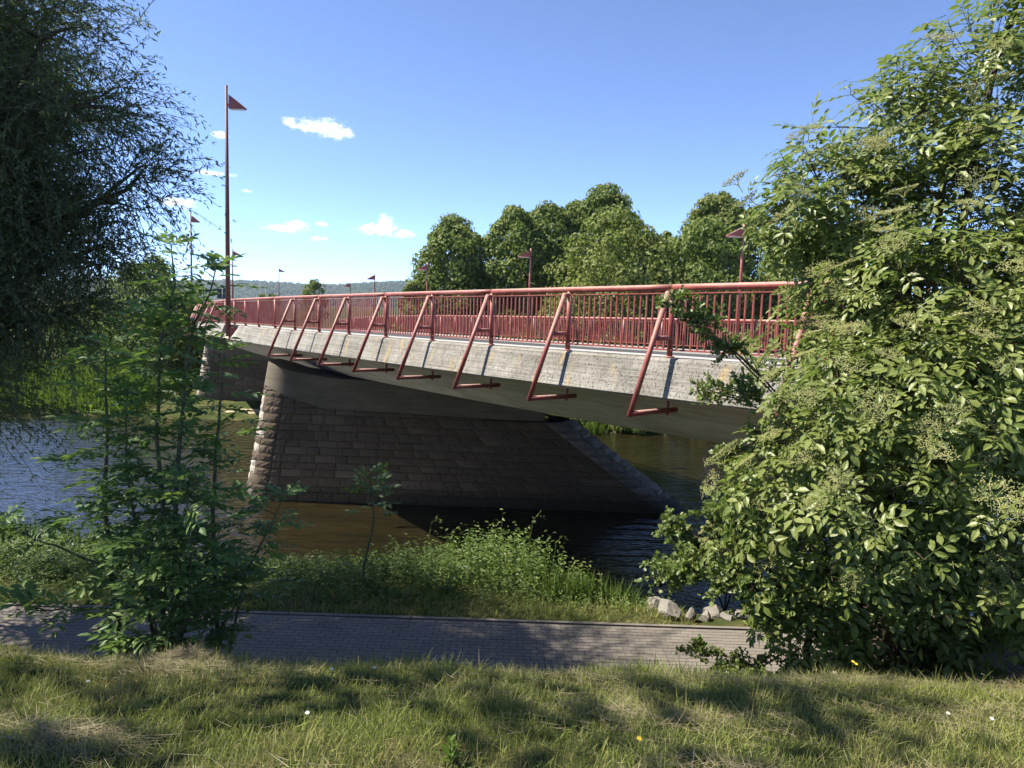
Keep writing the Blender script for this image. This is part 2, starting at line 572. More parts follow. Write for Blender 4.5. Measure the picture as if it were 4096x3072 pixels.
bev = box_v.copy(); bev[4:, :2] *= .97
pm_ = np_mesh('paver', bev, BOXQ, M_PAVE)
vis = (np.abs(pav[:, 0] + 1.3) < 3.6) & (pav[:, 1] > 9.3)
dist = np.where(vis, np.hypot(pav[:, 0], pav[:, 1]), 1e9)
order = np.argsort(dist)
for i in order[:300]:
    o = bpy.data.objects.new('paver', pm_); COL.objects.link(o); o.parent = footpath
    o.location = Vector(pav[i]) - footpath.location
rest = pav[order[300:]]
V, F = scatter(bev, BOXQ, np.repeat(np.eye(3)[None], len(rest), 0), rest, np.ones(len(rest)))
new_obj('paver_field', np_mesh('paver_field', V, F, M_PAVE), footpath, kind='stuff')
for yy in (PATH_Y0 - .04, PATH_Y1 + .04):
    for k, x in enumerate(np.arange(-10, 8, 1.0)):
        if yy < 9: continue
        mb = MB(); mb.box((x, yy + random.uniform(-.004, .004), 2.968), .992, .07, .10)
        mb.obj('edging_stone', M_PAVE, footpath)

# ------------------------------------------------------------------ bridge alignment
DS = .25
SS = np.arange(-16, 124, DS)
TH = np.radians(np.clip(40.5 - .32 * SS, 19, 45))
i0 = int(16 / DS)
cx = np.concatenate([[0], np.cumsum(-np.sin((TH[:-1] + TH[1:]) / 2) * DS)])
cy = np.concatenate([[0], np.cumsum(np.cos((TH[:-1] + TH[1:]) / 2) * DS)])
CX = cx - cx[i0] + 2.69
CY = cy - cy[i0] + 12.2
LEDGE = 7.29 - .0150 * SS - .00022 * np.clip(SS - 25, 0, None) ** 2
XF = .032                                     # crossfall


def br(s, d, z):
    """point at chainage s, offset d to the far side, height z above the ledge"""
    s = np.asarray(s, float); d = np.asarray(d, float); z = np.asarray(z, float)
    th = np.interp(s, SS, TH)
    return np.stack([np.interp(s, SS, CX) + d * np.cos(th), np.interp(s, SS, CY) + d * np.sin(th),
                     np.interp(s, SS, LEDGE) + z - XF * np.clip(d, 0, None)], -1)


def sweep(mb, prof, s0, s1, ds=.5, closed=True, caps=True):
    ss = np.arange(s0, s1 + 1e-6, ds)
    if ss[-1] < s1 - 1e-3: ss = np.append(ss, s1)
    k = len(prof)
    V = np.concatenate([br(np.full(k, s), [p[0] for p in prof], [p[1] for p in prof]) for s in ss])
    n = len(ss); kk = k if closed else k - 1
    i = np.arange(n - 1)[:, None] * k; j = np.arange(kk)[None]; j2 = (j + 1) % k
    Q = np.stack([i + j, i + j2, i + k + j2, i + k + j], -1).reshape(-1, 4)
    mb.add(V, None, Q)
    if closed and caps:
        for base in (0, (n - 1) * k):
            T = [(base, base + a, base + a + 1) for a in range(1, k - 1)]
            mb.add(V, np.array(T))
    return mb


W = 14.2
bridge = empty('road_bridge', tuple(br(0, 7, -2)), label='long curving concrete road bridge spanning the river on stone piers', cat='bridge')
S_NOTCH0, S_NOTCH1 = 25.6, 29.2
mb = MB()
soff = [(-.3, -.675), (.2, -.80), (.8, -.98), (1.4, -1.24), (1.95, -1.50), (2.35, -1.68), (2.62, -1.765), (2.95, -1.80),
        (7.1, -1.80), (11.3, -1.80), (11.6, -1.75), (12.3, -1.5), (13.4, -1.0), (14.5, -.675),
        (14.2, -.2), (13, -.06), (11.8, -.16), (2.4, -.16), (1.2, -.06), (0.0, -.2)]
sweep(mb, soff, -14, 100, .5)
deck = mb.obj('deck', M_SOFF, bridge, True)
try:
    deck.data.shade_smooth_by_angle = None
except Exception:
    pass
# sharp corners through face angle: keep smooth only on the curved soffit
n_pol = len(deck.data.polygons)
fl = np.ones(n_pol, dtype=bool)
deck.data.polygons.foreach_set('use_smooth', fl)
deck.data.set_sharp_from_angle(angle=rad(35))


def edge_beam(s0, s1, far=False, inset=0.0):
    pr = [(.32, .0), (-.14, -.005), (-.2 + inset, -.045), (-.40 + inset, -.655), (-.36 + inset, -.69), (.32, -.69)]
    if far: pr = [(W - d, z) for d, z in pr][::-1]
    m = MB(); sweep(m, pr, s0, s1, .5)
    return m.obj('edge_beam', M_CONC, bridge)


edge_beam(-14, S_NOTCH0); edge_beam(S_NOTCH1, 100); edge_beam(S_NOTCH0 + .005, S_NOTCH1 - .005, inset=.42)
edge_beam(-14, 100, far=True)
for d0, d1 in ((.33, 2.4), (11.8, W - .33)):
    m = MB(); sweep(m, [(d0, -.02), (d1, -.02), (d1, -.17), (d0, -.17)], -14, 100, 1.0); m.obj('walkway', M_WALK, bridge)
m = MB(); sweep(m, [(2.404, -.14), (11.796, -.14), (11.796, -.17), (2.404, -.17)], -14, 100, 1.0); m.obj('carriageway', M_ASPH, bridge)
# abutment at the near bank, hidden behind the shrubs
m = MB()
a, b_ = br(-8.5, -.2, 0), br(-8.5, W + .2, 0)
c_, d_ = br(-13.5, -.2, 0), br(-13.5, W + .2, 0)
bt = 2.0
V = [(a[0], a[1], bt), (b_[0], b_[1], bt), (d_[0], d_[1], bt), (c_[0], c_[1], bt)]
V += [(a[0], a[1], a[2] - .9), (b_[0], b_[1], b_[2] - .9), (d_[0], d_[1], d_[2] - .9), (c_[0], c_[1], c_[2] - .9)]
m.add(V, None, [(0, 1, 5, 4), (1, 2, 6, 5), (2, 3, 7, 6), (3, 0, 4, 7), (4, 5, 6, 7), (3, 2, 1, 0)])
m.obj('abutment', M_CAP, bridge)
# far embankment carrying the road on
m = MB()
sweep(m, [(-7, -5.2), (-.6, -.75), (W + .6, -.75), (W + 7, -5.2)], 66, 120, 2)
m.obj('embankment', bpy.data.materials['meadow_ground'], bridge)


# ------------------------------------------------------------------ railings
def railing(side, s_lo, s_hi, frames_at, posts_at, indiv, label):
    far = side == 'far'
    sg = -1 if far else 1
    base_d = W if far else 0.0
    D = lambda p: base_d - sg * p              # p = outward distance
    root = empty('bridge_railing', tuple(br((s_lo + s_hi) / 2 if far else 5, base_d, 0)), label=label, cat='railing')
    # handrail in lengths of two panels
    jo = np.arange(s_lo, s_hi + .01, 5.0)
    for s0, s1 in zip(jo[:-1], jo[1:]):
        ss = np.linspace(s0 + .006, s1 - .006, 9)
        V, T, Q = tube_arr(br(ss, np.full(9, D(0)), np.full(9, 1.19)), .058, 10)
        m = MB().add(V, T, Q)
        m.obj('handrail', M_RED, root, True)
        m = MB()
        sweep(m, [(D(-.03), 1.085), (D(.03), 1.085), (D(.03), 1.105), (D(-.03), 1.105)], s0, s1, 1.25)
        m.obj('top_bar', M_RED, root)
        m = MB()
        sweep(m, [(D(-.032), .115), (D(.032), .115), (D(.032), .145), (D(-.032), .145)], s0, s1, 1.25)
        m.obj('bottom_bar', M_RED, root)
    for s in posts_at:
        m = MB()
        V, T, Q = tube_arr(br([s, s], [D(0), D(0)], [-.03, 1.16]), .05, 10); m.add(V, T, Q)
        V, T, Q = tube_arr(br([s, s], [D(0), D(0)], [-.01, .02]), .085, 10); m.add(V, T, Q)
        m.obj('post', M_RED, root, True)
    for s in frames_at:
        f = MB()
        top, tip = (.13, 1.10), (.98, -.96)
        def pt(p, z): return br(s, D(p), z)
        L = lambda a, b, r, k=10: f.tube([pt(*a), pt(*b)], r, k)
        L(top, tip, .047)
        L((.0, 1.085), (.16, 1.085), .045)
        zs = .33; ps = top[0] + (top[1] - zs) / (top[1] - tip[1]) * (tip[0] - top[0])
        L((.0, zs), (ps, zs), .042)
        L((tip[0] - .01, tip[1] + .045), (-.27, tip[1] + .045), .047)
        L((-.03, tip[1] - .03), (-.03, -.66), .03)
        L((-.03, tip[1] - .05), (-.03, tip[1] + .0), .022)
        f.obj('brace_frame', M_RED, root, True)
    # balusters
    pos = []
    for a, b in zip(posts_at[:-1], posts_at[1:]):
        for k in range(1, 18): pos.append(a + (b - a) * k / 18)
    pos = np.array(sorted(pos, key=lambda q: float(np.hypot(*(br(q, base_d, 0)[:2])))))
    bm = np.array([(x, y, z) for z in (.14, 1.09) for y in (-.013, .013) for x in (-.013, .013)])
    me = np_mesh('baluster', bm, BOXQ, M_RED)
    for q in pos[:indiv]:
        p = br(q, base_d, 0)
        o = bpy.data.objects.new('baluster', me); COL.objects.link(o); o.parent = root
        o.location = Vector(p) - root.location
        o.rotation_euler = (0, 0, float(np.interp(q, SS, TH)))
    if len(pos) > indiv:
        m = MB()
        for q in pos[indiv:]:
            th = float(np.interp(q, SS, TH)); c, s_ = math.cos(th), math.sin(th)
            m.add(bm @ np.array([[c, s_, 0], [-s_, c, 0], [0, 0, 1]]) + br(q, base_d, 0), None, BOXQ)
        m.obj('distant_balusters', M_RED, root, kind='stuff')
    return root


near_posts = np.arange(-10, 90.1, 2.5)
nf = [s for s in near_posts if (-8 < s < 18.6) or (32 < s < 62)]
railing('near', -10, 90, nf, near_posts, 290,
        'red steel baluster railing with slanting brace frames along the sunlit concrete edge of the bridge')
far_posts = np.arange(-5, 85.1, 2.5)
railing('far', -5, 85, [s for s in far_posts if s < 60], far_posts, 290,
        'red railing on the far side of the bridge deck, seen between the nearer balusters')


# ------------------------------------------------------------------ street lamps
def lamp(loc, tall, h, head_w, head_h, az, r0, label, group, bracket=False):
    root = empty('street_lamp', loc, label=label, cat='street lamp', group=group)
    m = MB(); m.tube([(0, 0, 0), (0, 0, h * .5), (0, 0, h)], [r0, r0 * .8, r0 * .5], 12)
    o = m.mesh('pole', M_POLE if tall else M_RED, True); new_obj('pole', o, root, (0, 0, 0))
    ca, sa = math.cos(az), math.sin(az)
    Rm = np.array([[ca, -sa, 0], [sa, ca, 0], [0, 0, 1]])
    zt = h - (.75 if tall else .28)
    th = head_w * (.19 if tall else .24)
    x0, x1 = (.16, .16 + head_w) if tall else (.03, .03 + head_w)
    V = []
    for y, kx in ((-th, 1), (th, 1)):
        V += [(x0, y * .8, zt + head_h * .5), (x0, y, zt - head_h * .5), (x1, y * .55, zt - head_h * .5 - .02), (x1, y * .4, zt - head_h * .42)]
    V = np.array(V) @ Rm.T
    m = MB().add(V, None, [(0, 1, 2, 3), (7, 6, 5, 4), (0, 4, 5, 1), (3, 2, 6, 7), (0, 3, 7, 4), (1, 5, 6, 2)])
    hd = new_obj('lamp_head', m.mesh('lamp_head', M_RED), root, (0, 0, 0))
    m = MB(); m.box(np.array([(x0 + x1) / 2 - .02, 0, zt - head_h * .5 - .024]) @ Rm.T, head_w * .84, th * 1.25, .028, Rm)
    new_obj('lens', m.mesh('lens', M_LENS), hd, (0, 0, 0))
    m = MB(); m.tube([np.array([0, 0, zt - head_h * .2]), np.array([x0 + .02, 0, zt - head_h * .2]) @ Rm.T], .05 if tall else .03, 8)
    new_obj('arm', m.mesh('arm', M_RED, True), root, (0, 0, 0))
    if bracket:
        m = MB(); m.box((0.36, 0.16, .12), .62, .5, .62, Rm)
        new_obj('bracket_box', m.mesh('bracket_box', M_RED), root, (0, 0, 0))
    return root


GT = 'tall flag-headed lamps beside the road'
GL = 'short flag-headed lamps along the far railing'
lamp(tuple(br(27.3, -.33, -.55)), True, 11.6, .78, .62, rad(-4), .12, 'tall tapered red lamp post fixed in a notch of the bridge edge, triangular flag head', GT, True)
lamp(tuple(br(76, -2.0, -1.75)), True, 13.6, .85, .66, rad(-4), .12, 'tall red lamp post farther off between the willow and the nearest tall mast', GT)
for (x, y), lb in (((-52.1, 132), 'distant tall lamp whose small flag head peeps out behind the nearest tall pole'),
                   ((-64.7, 196), 'thin distant lamp post against the wooded hill above the back of the road sign'),
                   ((-91.2, 340), 'faintest farthest lamp post in front of the wooded hill')):
    lamp((x, y, float(ground_z(x, y)) - .02), True, 17.6 - float(ground_z(x, y)), 1.0 + y / 330, .55 + y / 900, rad(-4), .16, lb, GT)
for k, (s, lb) in enumerate(((8.0, 'short red lamp post with flag head in front of the trees beside the elder bush'),
                             (22.2, 'short red lamp post with flag head before the second dark lime tree'),
                             (36.3, 'short red lamp post with flag head at the leftmost lime tree'),
                             (50.4, 'short red lamp post standing before the hazy wooded hill, next to the lime trees'),
                             (64.0, 'small distant short lamp post with flag head low above the handrail'))):
    p = br(s, W - .55, -.02)
    lamp(tuple(p), False, 4.75, .62, .36, rad(180 + 6), .075, lb, GL)

# road sign seen from behind
sg_loc = br(46.5, 1.6, -.03)
sign = empty('road_sign', tuple(sg_loc), label='back of a dark grey two-panel road sign on a post above the handrail', cat='road sign')
m = MB(); m.tube([(0, 0, 0), (0, 0, 2.5)], .04, 8); new_obj('post', m.mesh('post', M_DARKM, True), sign, (0, 0, 0))
for sx in (-1, 1):
    m = MB(); m.box((sx * .20, -.06, 2.12), .33, .025, .72); pn = new_obj('panel', m.mesh('panel', M_DARKM), sign, (0, 0, 0))
    m = MB(); m.box((sx * .19, -.08, 2.15), .28, .02, .025); new_obj('rail', m.mesh('rail', M_WALK), pn, (0, 0, 0))


# ------------------------------------------------------------------ stone piers
def build_pier(loc, label, keep=None):
    X0, Y0 = 0.0, 0.0
    T2 = 1.15
    xl = lambda z: -11.0 + .175 * z
    xr = lambda z: 7.35 - 1.366 * z
    zb = lambda x: float(np.interp(x, [-10.3, -9.6, -8.6, -7.5, -5.5, 2.5, 8], [4.75, 4.55, 4.18, 3.86, 3.80, 3.55, 3.4]))
    zt = lambda x: float(np.interp(x, [-10.2, -9.6, -9.0, -7.5, -6.9, 3], [5.62, 5.50, 5.32, 5.14, 5.06, 4.92]))

    def surf(u, z, off):
        """u: 0..1 left nose arc (back to front), 1..2 near face, 2..3 right nose arc"""
        a, b = xl(z) + T2, xr(z) - T2
        if u <= 1:
            an = math.pi / 2 + u * math.pi
            return (a + (T2 + off) * math.cos(an), T2 + (T2 + off) * math.sin(an), z)
        if u >= 2:
            an = -math.pi / 2 + (u - 2) * math.pi
            return (b + (T2 + off) * math.cos(an), T2 + (T2 + off) * math.sin(an), z + off * .4)
        return (a + (b - a) * (u - 1), -off, z)
    root = empty('bridge_pier', loc, label=label, cat='pier')
    L = Vector(loc)
    # core
    us = list(np.linspace(0, 1, 13)) + list(np.linspace(1, 2, 20))[1:] + list(np.linspace(2, 3, 13))[1:]
    zs = np.linspace(-1.6, 3.45, 10)
    V = [surf(u, z, -.05) for z in zs for u in us]
    n = len(us)
    Q = [(i * n + j, i * n + (j + 1) % n, (i + 1) * n + (j + 1) % n, (i + 1) * n + j) for i in range(len(zs) - 1) for j in range(n)]
    m = MB().add(V, None, Q)
    new_obj('core', m.mesh('core', M_MORTAR), root, (0, 0, 0))
    # upper core below the cap on the left
    us2 = [u for u in us if u <= 1.45]
    V = []; Q = []
    for i in range(4):
        for u in us2:
            x = surf(u, 3.4, 0)[0]
            V.append(surf(u, 3.4 + (max(zb(x), 3.5) - 3.4 + .1) * i / 3, -.05))
    n2 = len(us2)
    Q = [(i * n2 + j, i * n2 + j + 1, (i + 1) * n2 + j + 1, (i + 1) * n2 + j) for i in range(3) for j in range(n2 - 1)]
    m = MB().add(V, None, Q); new_obj('core', m.mesh('core', M_MORTAR), root, (0, 0, 0))
    # concrete cap
    def cap_pt(u, k, off):
        x, y, _ = surf(u, 4.6, off)
        bx = min(x, 3.4)
        z = zb(bx) + (zt(bx) - zb(bx)) * k
        # right end of the cap is vertical, ends before the sloping nose
        if u >= 2: x, y, _ = surf(u, 3.55, off)
        return (min(x, 3.6), y, z) if u > 1 else surf(u, z, off)
    usc = list(np.linspace(0, 1, 17)) + list(np.linspace(1, 2, 30))[1:]
    V = []; n = 0
    ks = [0, .5, 1.0]
    for k in ks:
        for u in usc: V.append(cap_pt(u, k, .03))
    # top and back closed by mirrored row at y = 2*T2
    n = len(usc)
    Q = [(i * n + j, i * n + j + 1, (i + 1) * n + j + 1, (i + 1) * n + j) for i in range(2) for j in range(n - 1)]
    m = MB().add(V, None, Q)
    back = [(v[0], 2 * T2 + .03, v[2]) for v in V[2 * n:3 * n]]
    topr = V[2 * n:3 * n]
    m.add(topr + back, None, [(j, j + 1, n + j + 1, n + j) for j in range(n - 1)])
    backb = [(v[0], 2 * T2 + .03, v[2]) for v in V[0:n]]
    m.add(backb + back, None, [(j + 1, j, n + j, n + j + 1) for j in range(n - 1)])
    m.add([V[0], V[n - 1]] + V[0:n] + backb, None, [(2 + j + 1, 2 + j, 2 + n + j, 2 + n + j + 1) for j in range(n - 1)])
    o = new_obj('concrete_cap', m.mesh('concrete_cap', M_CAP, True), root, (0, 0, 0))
    o.data.set_sharp_from_angle(angle=rad(40))
    # bearings between cap and deck
    for x in (-5.9, -2.6, .8):
        m = MB(); m.box((x, 1.1, zt(x) + .12), 1.5, .9, .26); new_obj('bearing', m.mesh('bearing', M_BLACK), root, (0, 0, 0))
    # stones, course by course
    stones = []
    z = -.25; course = 0
    rs = random.Random(3)
    while z < 4.75:
        h = rs.choice([.24, .28, .28, .32, .38])
        # left arc
        ul = .18 + rs.uniform(0, .08)
        while ul < 1:
            w_ = rs.uniform(.11, .19); u2 = min(1, ul + w_)
            if 1 - u2 < .08: u2 = 1
            stones.append((ul, u2, z, z + h)); ul = u2
        a, b = xl(z + h / 2) + T2, xr(z + h / 2) - T2
        x = a
        first = True
        while x < b - .01:
            w_ = rs.uniform(.45, .95)
            if first: w_ *= .7; first = False
            x2 = x + w_
            if b - x2 < .35: x2 = b
            stones.append((1 + (x - a) / (b - a), 1 + (x2 - a) / (b - a), z, z + h)); x = x2
        ur = 2.0
        while ur < 2.9:
            w_ = rs.uniform(.20, .28); u2 = min(2.95, ur + w_)
            if 2.95 - u2 < .1: u2 = 2.95
            stones.append((ur, u2, z, z + h)); ur = u2
        z += h; course += 1
    built = []
    for (u0, u1, z0, z1) in stones:
        xm = surf((u0 + u1) / 2, (z0 + z1) / 2, 0)[0]
        top = zb(min(xm, 8)) - .01
        if u0 >= 2: top = 3.62
        if z0 > top - .07: continue
        z1 = min(z1, top)
        if keep and not keep(xm): continue
        g = .012
        nx, nz = 6, 4
        arc = u1 <= 1 or u0 >= 2
        du = (u1 - u0); gu = g / (math.pi * T2) if arc else g / 14.0
        rough = .04 if arc else .04
        if u0 >= 2: rough = .13
        V = []
        tilt = rs.uniform(-.02, .02)
        for jz in range(nz):
            for ju in range(nx):
                fu, fz = ju / (nx - 1), jz / (nz - 1)
                edge = ju in (0, nx - 1) or jz in (0, nz - 1)
                off = (.004 if edge else rough * rs.uniform(.35, 1.0)) + tilt * (fu - .5)
                V.append(surf(u0 + gu + (du - 2 * gu) * fu, z0 + g + (z1 - z0 - 2 * g) * fz, off))
        for (fu, fz) in ((0, 0), (1, 0), (1, 1), (0, 1)):
            V.append(surf(u0 + gu + (du - 2 * gu) * fu, z0 + g + (z1 - z0 - 2 * g) * fz, -.07))
        Q = [(j * nx + i, j * nx + i + 1, (j + 1) * nx + i + 1, (j + 1) * nx + i) for j in range(nz - 1) for i in range(nx - 1)]
        c0 = nx * nz
        T = []
        Tt = lambda idx, c, d: [(idx[q], c, idx[q + 1]) for q in range(len(idx) - 1)] + [(idx[-1], c, d)]
        T += Tt([i for i in range(nx)], c0, c0 + 1)
        T += Tt([nx - 1 + j * nx for j in range(nz)], c0 + 1, c0 + 2)
        T += Tt([(nz - 1) * nx + i for i in range(nx - 1, -1, -1)], c0 + 2, c0 + 3)
        T += Tt([j * nx for j in range(nz - 1, -1, -1)], c0 + 3, c0)
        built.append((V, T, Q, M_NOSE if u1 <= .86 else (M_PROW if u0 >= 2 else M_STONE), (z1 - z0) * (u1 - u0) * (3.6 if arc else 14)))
    built.sort(key=lambda b: -b[4])
    rest = MB()
    for k, (V, T, Q, mt_, _) in enumerate(built):
        if k < 290:
            m = MB().add(V, T, Q)
            new_obj('stone', m.mesh('stone', mt_), root, (0, 0, 0))
        else:
            rest.add(V, T, Q)
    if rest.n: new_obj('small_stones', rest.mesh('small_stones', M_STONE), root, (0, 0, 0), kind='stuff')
    return root


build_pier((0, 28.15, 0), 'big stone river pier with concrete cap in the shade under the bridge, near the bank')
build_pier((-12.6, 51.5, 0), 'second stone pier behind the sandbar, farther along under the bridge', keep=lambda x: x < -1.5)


# ================================================================== vegetation
M_LIME = mat_leaf('lime_leaves', [(.082, .118, .024), (.125, .165, .036), (.175, .212, .052), (.23, .25, .072)], .38, .55, .25, patch_scale=.35)
M_LIME2 = mat_leaf('pale_lime_leaves', [(.09, .112, .022), (.135, .16, .034), (.185, .205, .05), (.23, .24, .07)], .36, .55, .25, patch_scale=.35)
M_WILL = mat_leaf('willow_leaves', [(.050, .068, .038), (.078, .10, .052), (.105, .132, .062), (.14, .17, .075)], .38, .5, .3, patch_scale=.6)
M_ELDER = mat_leaf('elder_leaves', [(.095, .130, .026), (.14, .180, .040), (.19, .225, .056), (.25, .27, .085)], .40, .42, .4, patch_scale=1.2)
M_UMBEL = mat_leaf('elder_flower_heads', [(.24, .25, .08), (.36, .36, .14), (.46, .44, .20)], .2, .7, .2)
M_HAW = mat_leaf('hawthorn_leaves', [(.055, .090, .018), (.09, .13, .028), (.14, .175, .042), (.21, .22, .06)], .28, .42, .4, patch_scale=1.5)
M_ASH = mat_leaf('ash_leaves', [(.070, .135, .048), (.098, .17, .056), (.13, .205, .06), (.19, .27, .065)], .45, .45, .35, patch_scale=1.2)
M_WALN = mat_leaf('walnut_leaves', [(.035, .075, .02), (.05, .10, .025), (.10, .15, .03)], .3, .4, .4)
M_WEED = mat_leaf('bank_weed_leaves', [(.055, .095, .020), (.09, .14, .03), (.13, .18, .044), (.20, .225, .08)], .32, .5, .3, patch_scale=.9)
M_REED = mat_leaf('far_bank_reeds', [(.06, .11, .012), (.10, .16, .02), (.16, .21, .03)], .35, .55, .2, patch_scale=.25)


def mat_grass(name, stops, scale=1.3):
    t = NT(name)
    nz = t.noise(scale, 4, .6)
    r = t.geo().outputs['Random Per Island']
    f = t.math('ADD', t.math('MULTIPLY', r, .5), t.math('MULTIPLY', t.rng(nz, .28, .72), .5))
    col = t.ramp(f, stops)
    b = t.n('ShaderNodeBsdfPrincipled', Roughness=.55)
    b.inputs['Specular IOR Level'].default_value = .25
    t.l(col, b.inputs['Base Color'])
    tr = t.n('ShaderNodeBsdfTranslucent'); t.l(col, tr.inputs[0])
    mx = t.n('ShaderNodeMixShader'); mx.inputs[0].default_value = .3
    t.l(b.outputs[0], mx.inputs[1]); t.l(tr.outputs[0], mx.inputs[2]); t.l(mx.outputs[0], t.out.inputs[0])
    return t.m


M_GRASS = mat_grass('meadow_grass', [(0, (.125, .18, .034)), (.35, (.19, .235, .048)), (.6, (.26, .27, .08)), (.8, (.33, .295, .13)), (1, (.40, .35, .20))])


SD = np.array(SUN_DIR)
# holes cut through the crowns to place sun spots: ground point, radius
SUN_GAPS = [((-.72, 3.0, 5.95), .42), ((-1.0, 2.7, 6.0), .28), ((-.45, 3.25, 5.9), .25), ((-3.45, 9.6, 3.0), .22), ((-6.9, 9.7, 3.0), .28), ((1.2, 4.6, 5.65), .2)]


def out_of_gaps(P):
    keep = np.ones(len(P), bool)
    for g, r in SUN_GAPS:
        d = P - np.array(g)
        perp = d - (d @ SD)[:, None] * SD
        keep &= np.linalg.norm(perp, axis=1) > r
    return keep


def blob_points(n, c, r, shell=.5):
    """points in the outer part of an ellipsoid, with outward directions"""
    d = norm(rnd(n))
    k = (shell + (1 - shell) * rng.random((n, 1))) ** (1 / 1.5)
    return np.asarray(c) + d * np.asarray(r) * k, norm(d / np.asarray(r))


def limb_path(a, b, n=7, wob=.06, sag=0.0):
    a, b = np.asarray(a, float), np.asarray(b, float)
    t = np.linspace(0, 1, n)[:, None]
    p = a + (b - a) * t
    L = np.linalg.norm(b - a)
    w = np.cumsum(rng.normal(size=(n, 3)), 0) * wob * L / n
    w -= w[:1]; w *= np.sin(np.pi * t * .5)
    p += w * .8
    p[:, 2] += (np.sin(np.pi * t[:, 0]) * sag * L)
    p[-1] = p[-1] * .5 + b * .5
    return p


# ---- rounded broadleaf trees (limes) on the far bank
LQ = leaf4(1, .8, .15, .12)


def broadleaf(name, x, y, top, halfw, mat, label, cat='tree', group=None, leaf=.30, nclump=130, per=150, bottom=.10, point=.55, trunk=True, base=None, depthw=None, gaps=False, blunt=False):
    z0 = float(ground_z(x, y)) - .05 if base is None else base
    root = empty(name, (x, y, z0), label=label, cat=cat, group=group)
    H = top - z0
    # clump centres on an egg-shaped envelope
    P, Nn, S = [], [], []
    t = np.sort(rng.random(nclump)) ** .85
    t = bottom + (1 - bottom) * t
    ph = rng.random(nclump) * 2 * np.pi
    prof = np.interp(t, [0, .12, .3, .55, .75, .9, 1.0], [.74, .94, 1.0, .95, .80, .56, .10])
    if blunt: prof = np.interp(t, [0, .2, .5, .9, 1.0], [.7, 1.0, 1.0, .95, .7])
    lump = 1 + .10 * np.sin(3 * ph + x) * np.sin(5 * t + y) + rng.normal(size=nclump) * .085
    halfw = halfw * 1.12
    rr = halfw * prof * lump
    dw = depthw or halfw
    cl = np.stack([x + rr * np.cos(ph) * .82, y + rr * np.sin(ph) * .82 * dw / halfw, z0 + t * H * .965], -1)
    for i in range(nclump):
        cr = halfw * rng.uniform(.26, .42) * (1 if t[i] < .85 else .7)
        d = norm(rnd(per) + np.array([math.cos(ph[i]) * .5, math.sin(ph[i]) * .5, .45]))
        k = rng.uniform(.55, 1.08, (per, 1))
        P.append(cl[i] + d * cr * k * np.array([1, 1, .85])); Nn.append(d)
    P = np.concatenate(P); Nn = np.concatenate(Nn)
    n = len(P)
    # inner leaves so that the crown is not hollow
    m_ = n // 8
    ti = rng.random(m_); pi_ = rng.random(m_) * 2 * np.pi
    ri = halfw * np.interp(ti, [0, .12, .3, .55, .75, .9, 1.0], [.74, .94, 1.0, .95, .80, .56, .10]) * .7 * np.sqrt(rng.random(m_))
    Pi = np.stack([x + ri * np.cos(pi_), y + ri * np.sin(pi_), z0 + (bottom + (1 - bottom) * ti) * H * .95], -1)
    P = np.concatenate([P, Pi]); Nn = np.concatenate([Nn, norm(rnd(m_))]); n = len(P)
    ax = norm(np.cross(Nn, rnd(n)) + np.array([0, 0, -.35]) + Nn * .25)
    if gaps:
        kk = out_of_gaps(P); P, Nn, ax = P[kk], Nn[kk], ax[kk]; n = len(P)
    V, F = scatter(*LQ, frames(ax, Nn + rnd(n, .45)), P, leaf * rng.uniform(.7, 1.25, n))
    new_obj('crown', np_mesh('crown', V, F, mat), root)
    if trunk:
        m = MB()
        m.tube(limb_path((x, y, z0 - .3), (x, y, z0 + H * .6), 7, .03), np.linspace(.32, .12, 7) * H / 14, 8, False)
        for k in range(5):
            a_ = rng.uniform(0, 6.28); q = rng.uniform(.2, .45)
            m.tube(limb_path((x, y, z0 + H * q), (x + halfw * .7 * math.cos(a_), y + halfw * .7 * math.sin(a_), z0 + H * (q + .28)), 5, .06), np.linspace(.14, .05, 5) * H / 14, 6, False)
        m.obj('trunk', M_BARK, root, True)
    return root


GLT = 'lime trees on the far bank behind the bridge'
broadleaf('lime_tree', -5.2, 60, 15.6, 3.0, M_LIME, 'leftmost of the tall dark lime trees behind the bridge, next to the hazy hill', group=GLT)
broadleaf('lime_tree', -7.9, 56, 9.9, 1.5, M_LIME2, 'low pale shrubby tree at the foot of the leftmost lime tree', group=GLT, nclump=30)
broadleaf('lime_tree', -.1, 60, 16.5, 2.75, M_LIME, 'slim pointed lime tree right of the leftmost one', group=GLT)
broadleaf('lime_tree', 2.7, 63, 17.4, 2.9, M_LIME, 'dark lime tree in the gap left of the tallest crown', group=GLT)
broadleaf('lime_tree', 5.2, 65, 18.0, 2.3, M_LIME, 'narrow lime crown tucked against the tallest one', group=GLT, nclump=55)
broadleaf('lime_tree', 7.8, 65, 19.4, 3.4, M_LIME, 'tallest domed lime tree of the group behind the bridge', group=GLT)
broadleaf('lime_tree', 7.4, 53.5, 15.3, 4.3, M_LIME2, 'wide pale yellow-green tree in front of the tallest lime', group=GLT, nclump=120)
broadleaf('lime_tree', 12.1, 60, 15.3, 1.7, M_LIME, 'small rounded tree in the gap between the two groups of limes', group=GLT, nclump=50)
broadleaf('lime_tree', 10.6, 60, 15.0, 1.1, M_LIME2, 'slender pale tree squeezed beside the small rounded one', group=GLT, nclump=35)
broadleaf('lime_tree', 13.8, 53.5, 15.3, 3.5, M_LIME, 'broad lime tree behind the short lamp beside the elder bush', group=GLT, nclump=110)
broadleaf('lime_tree', 17.3, 63, 18.9, 3.2, M_LIME2, 'tall double-domed lime rising behind the broad one', group=GLT)
broadleaf('lime_tree', 20.6, 62, 17.6, 2.4, M_LIME, 'lime tree touching the left end of the elder bush', group=GLT, nclump=60)
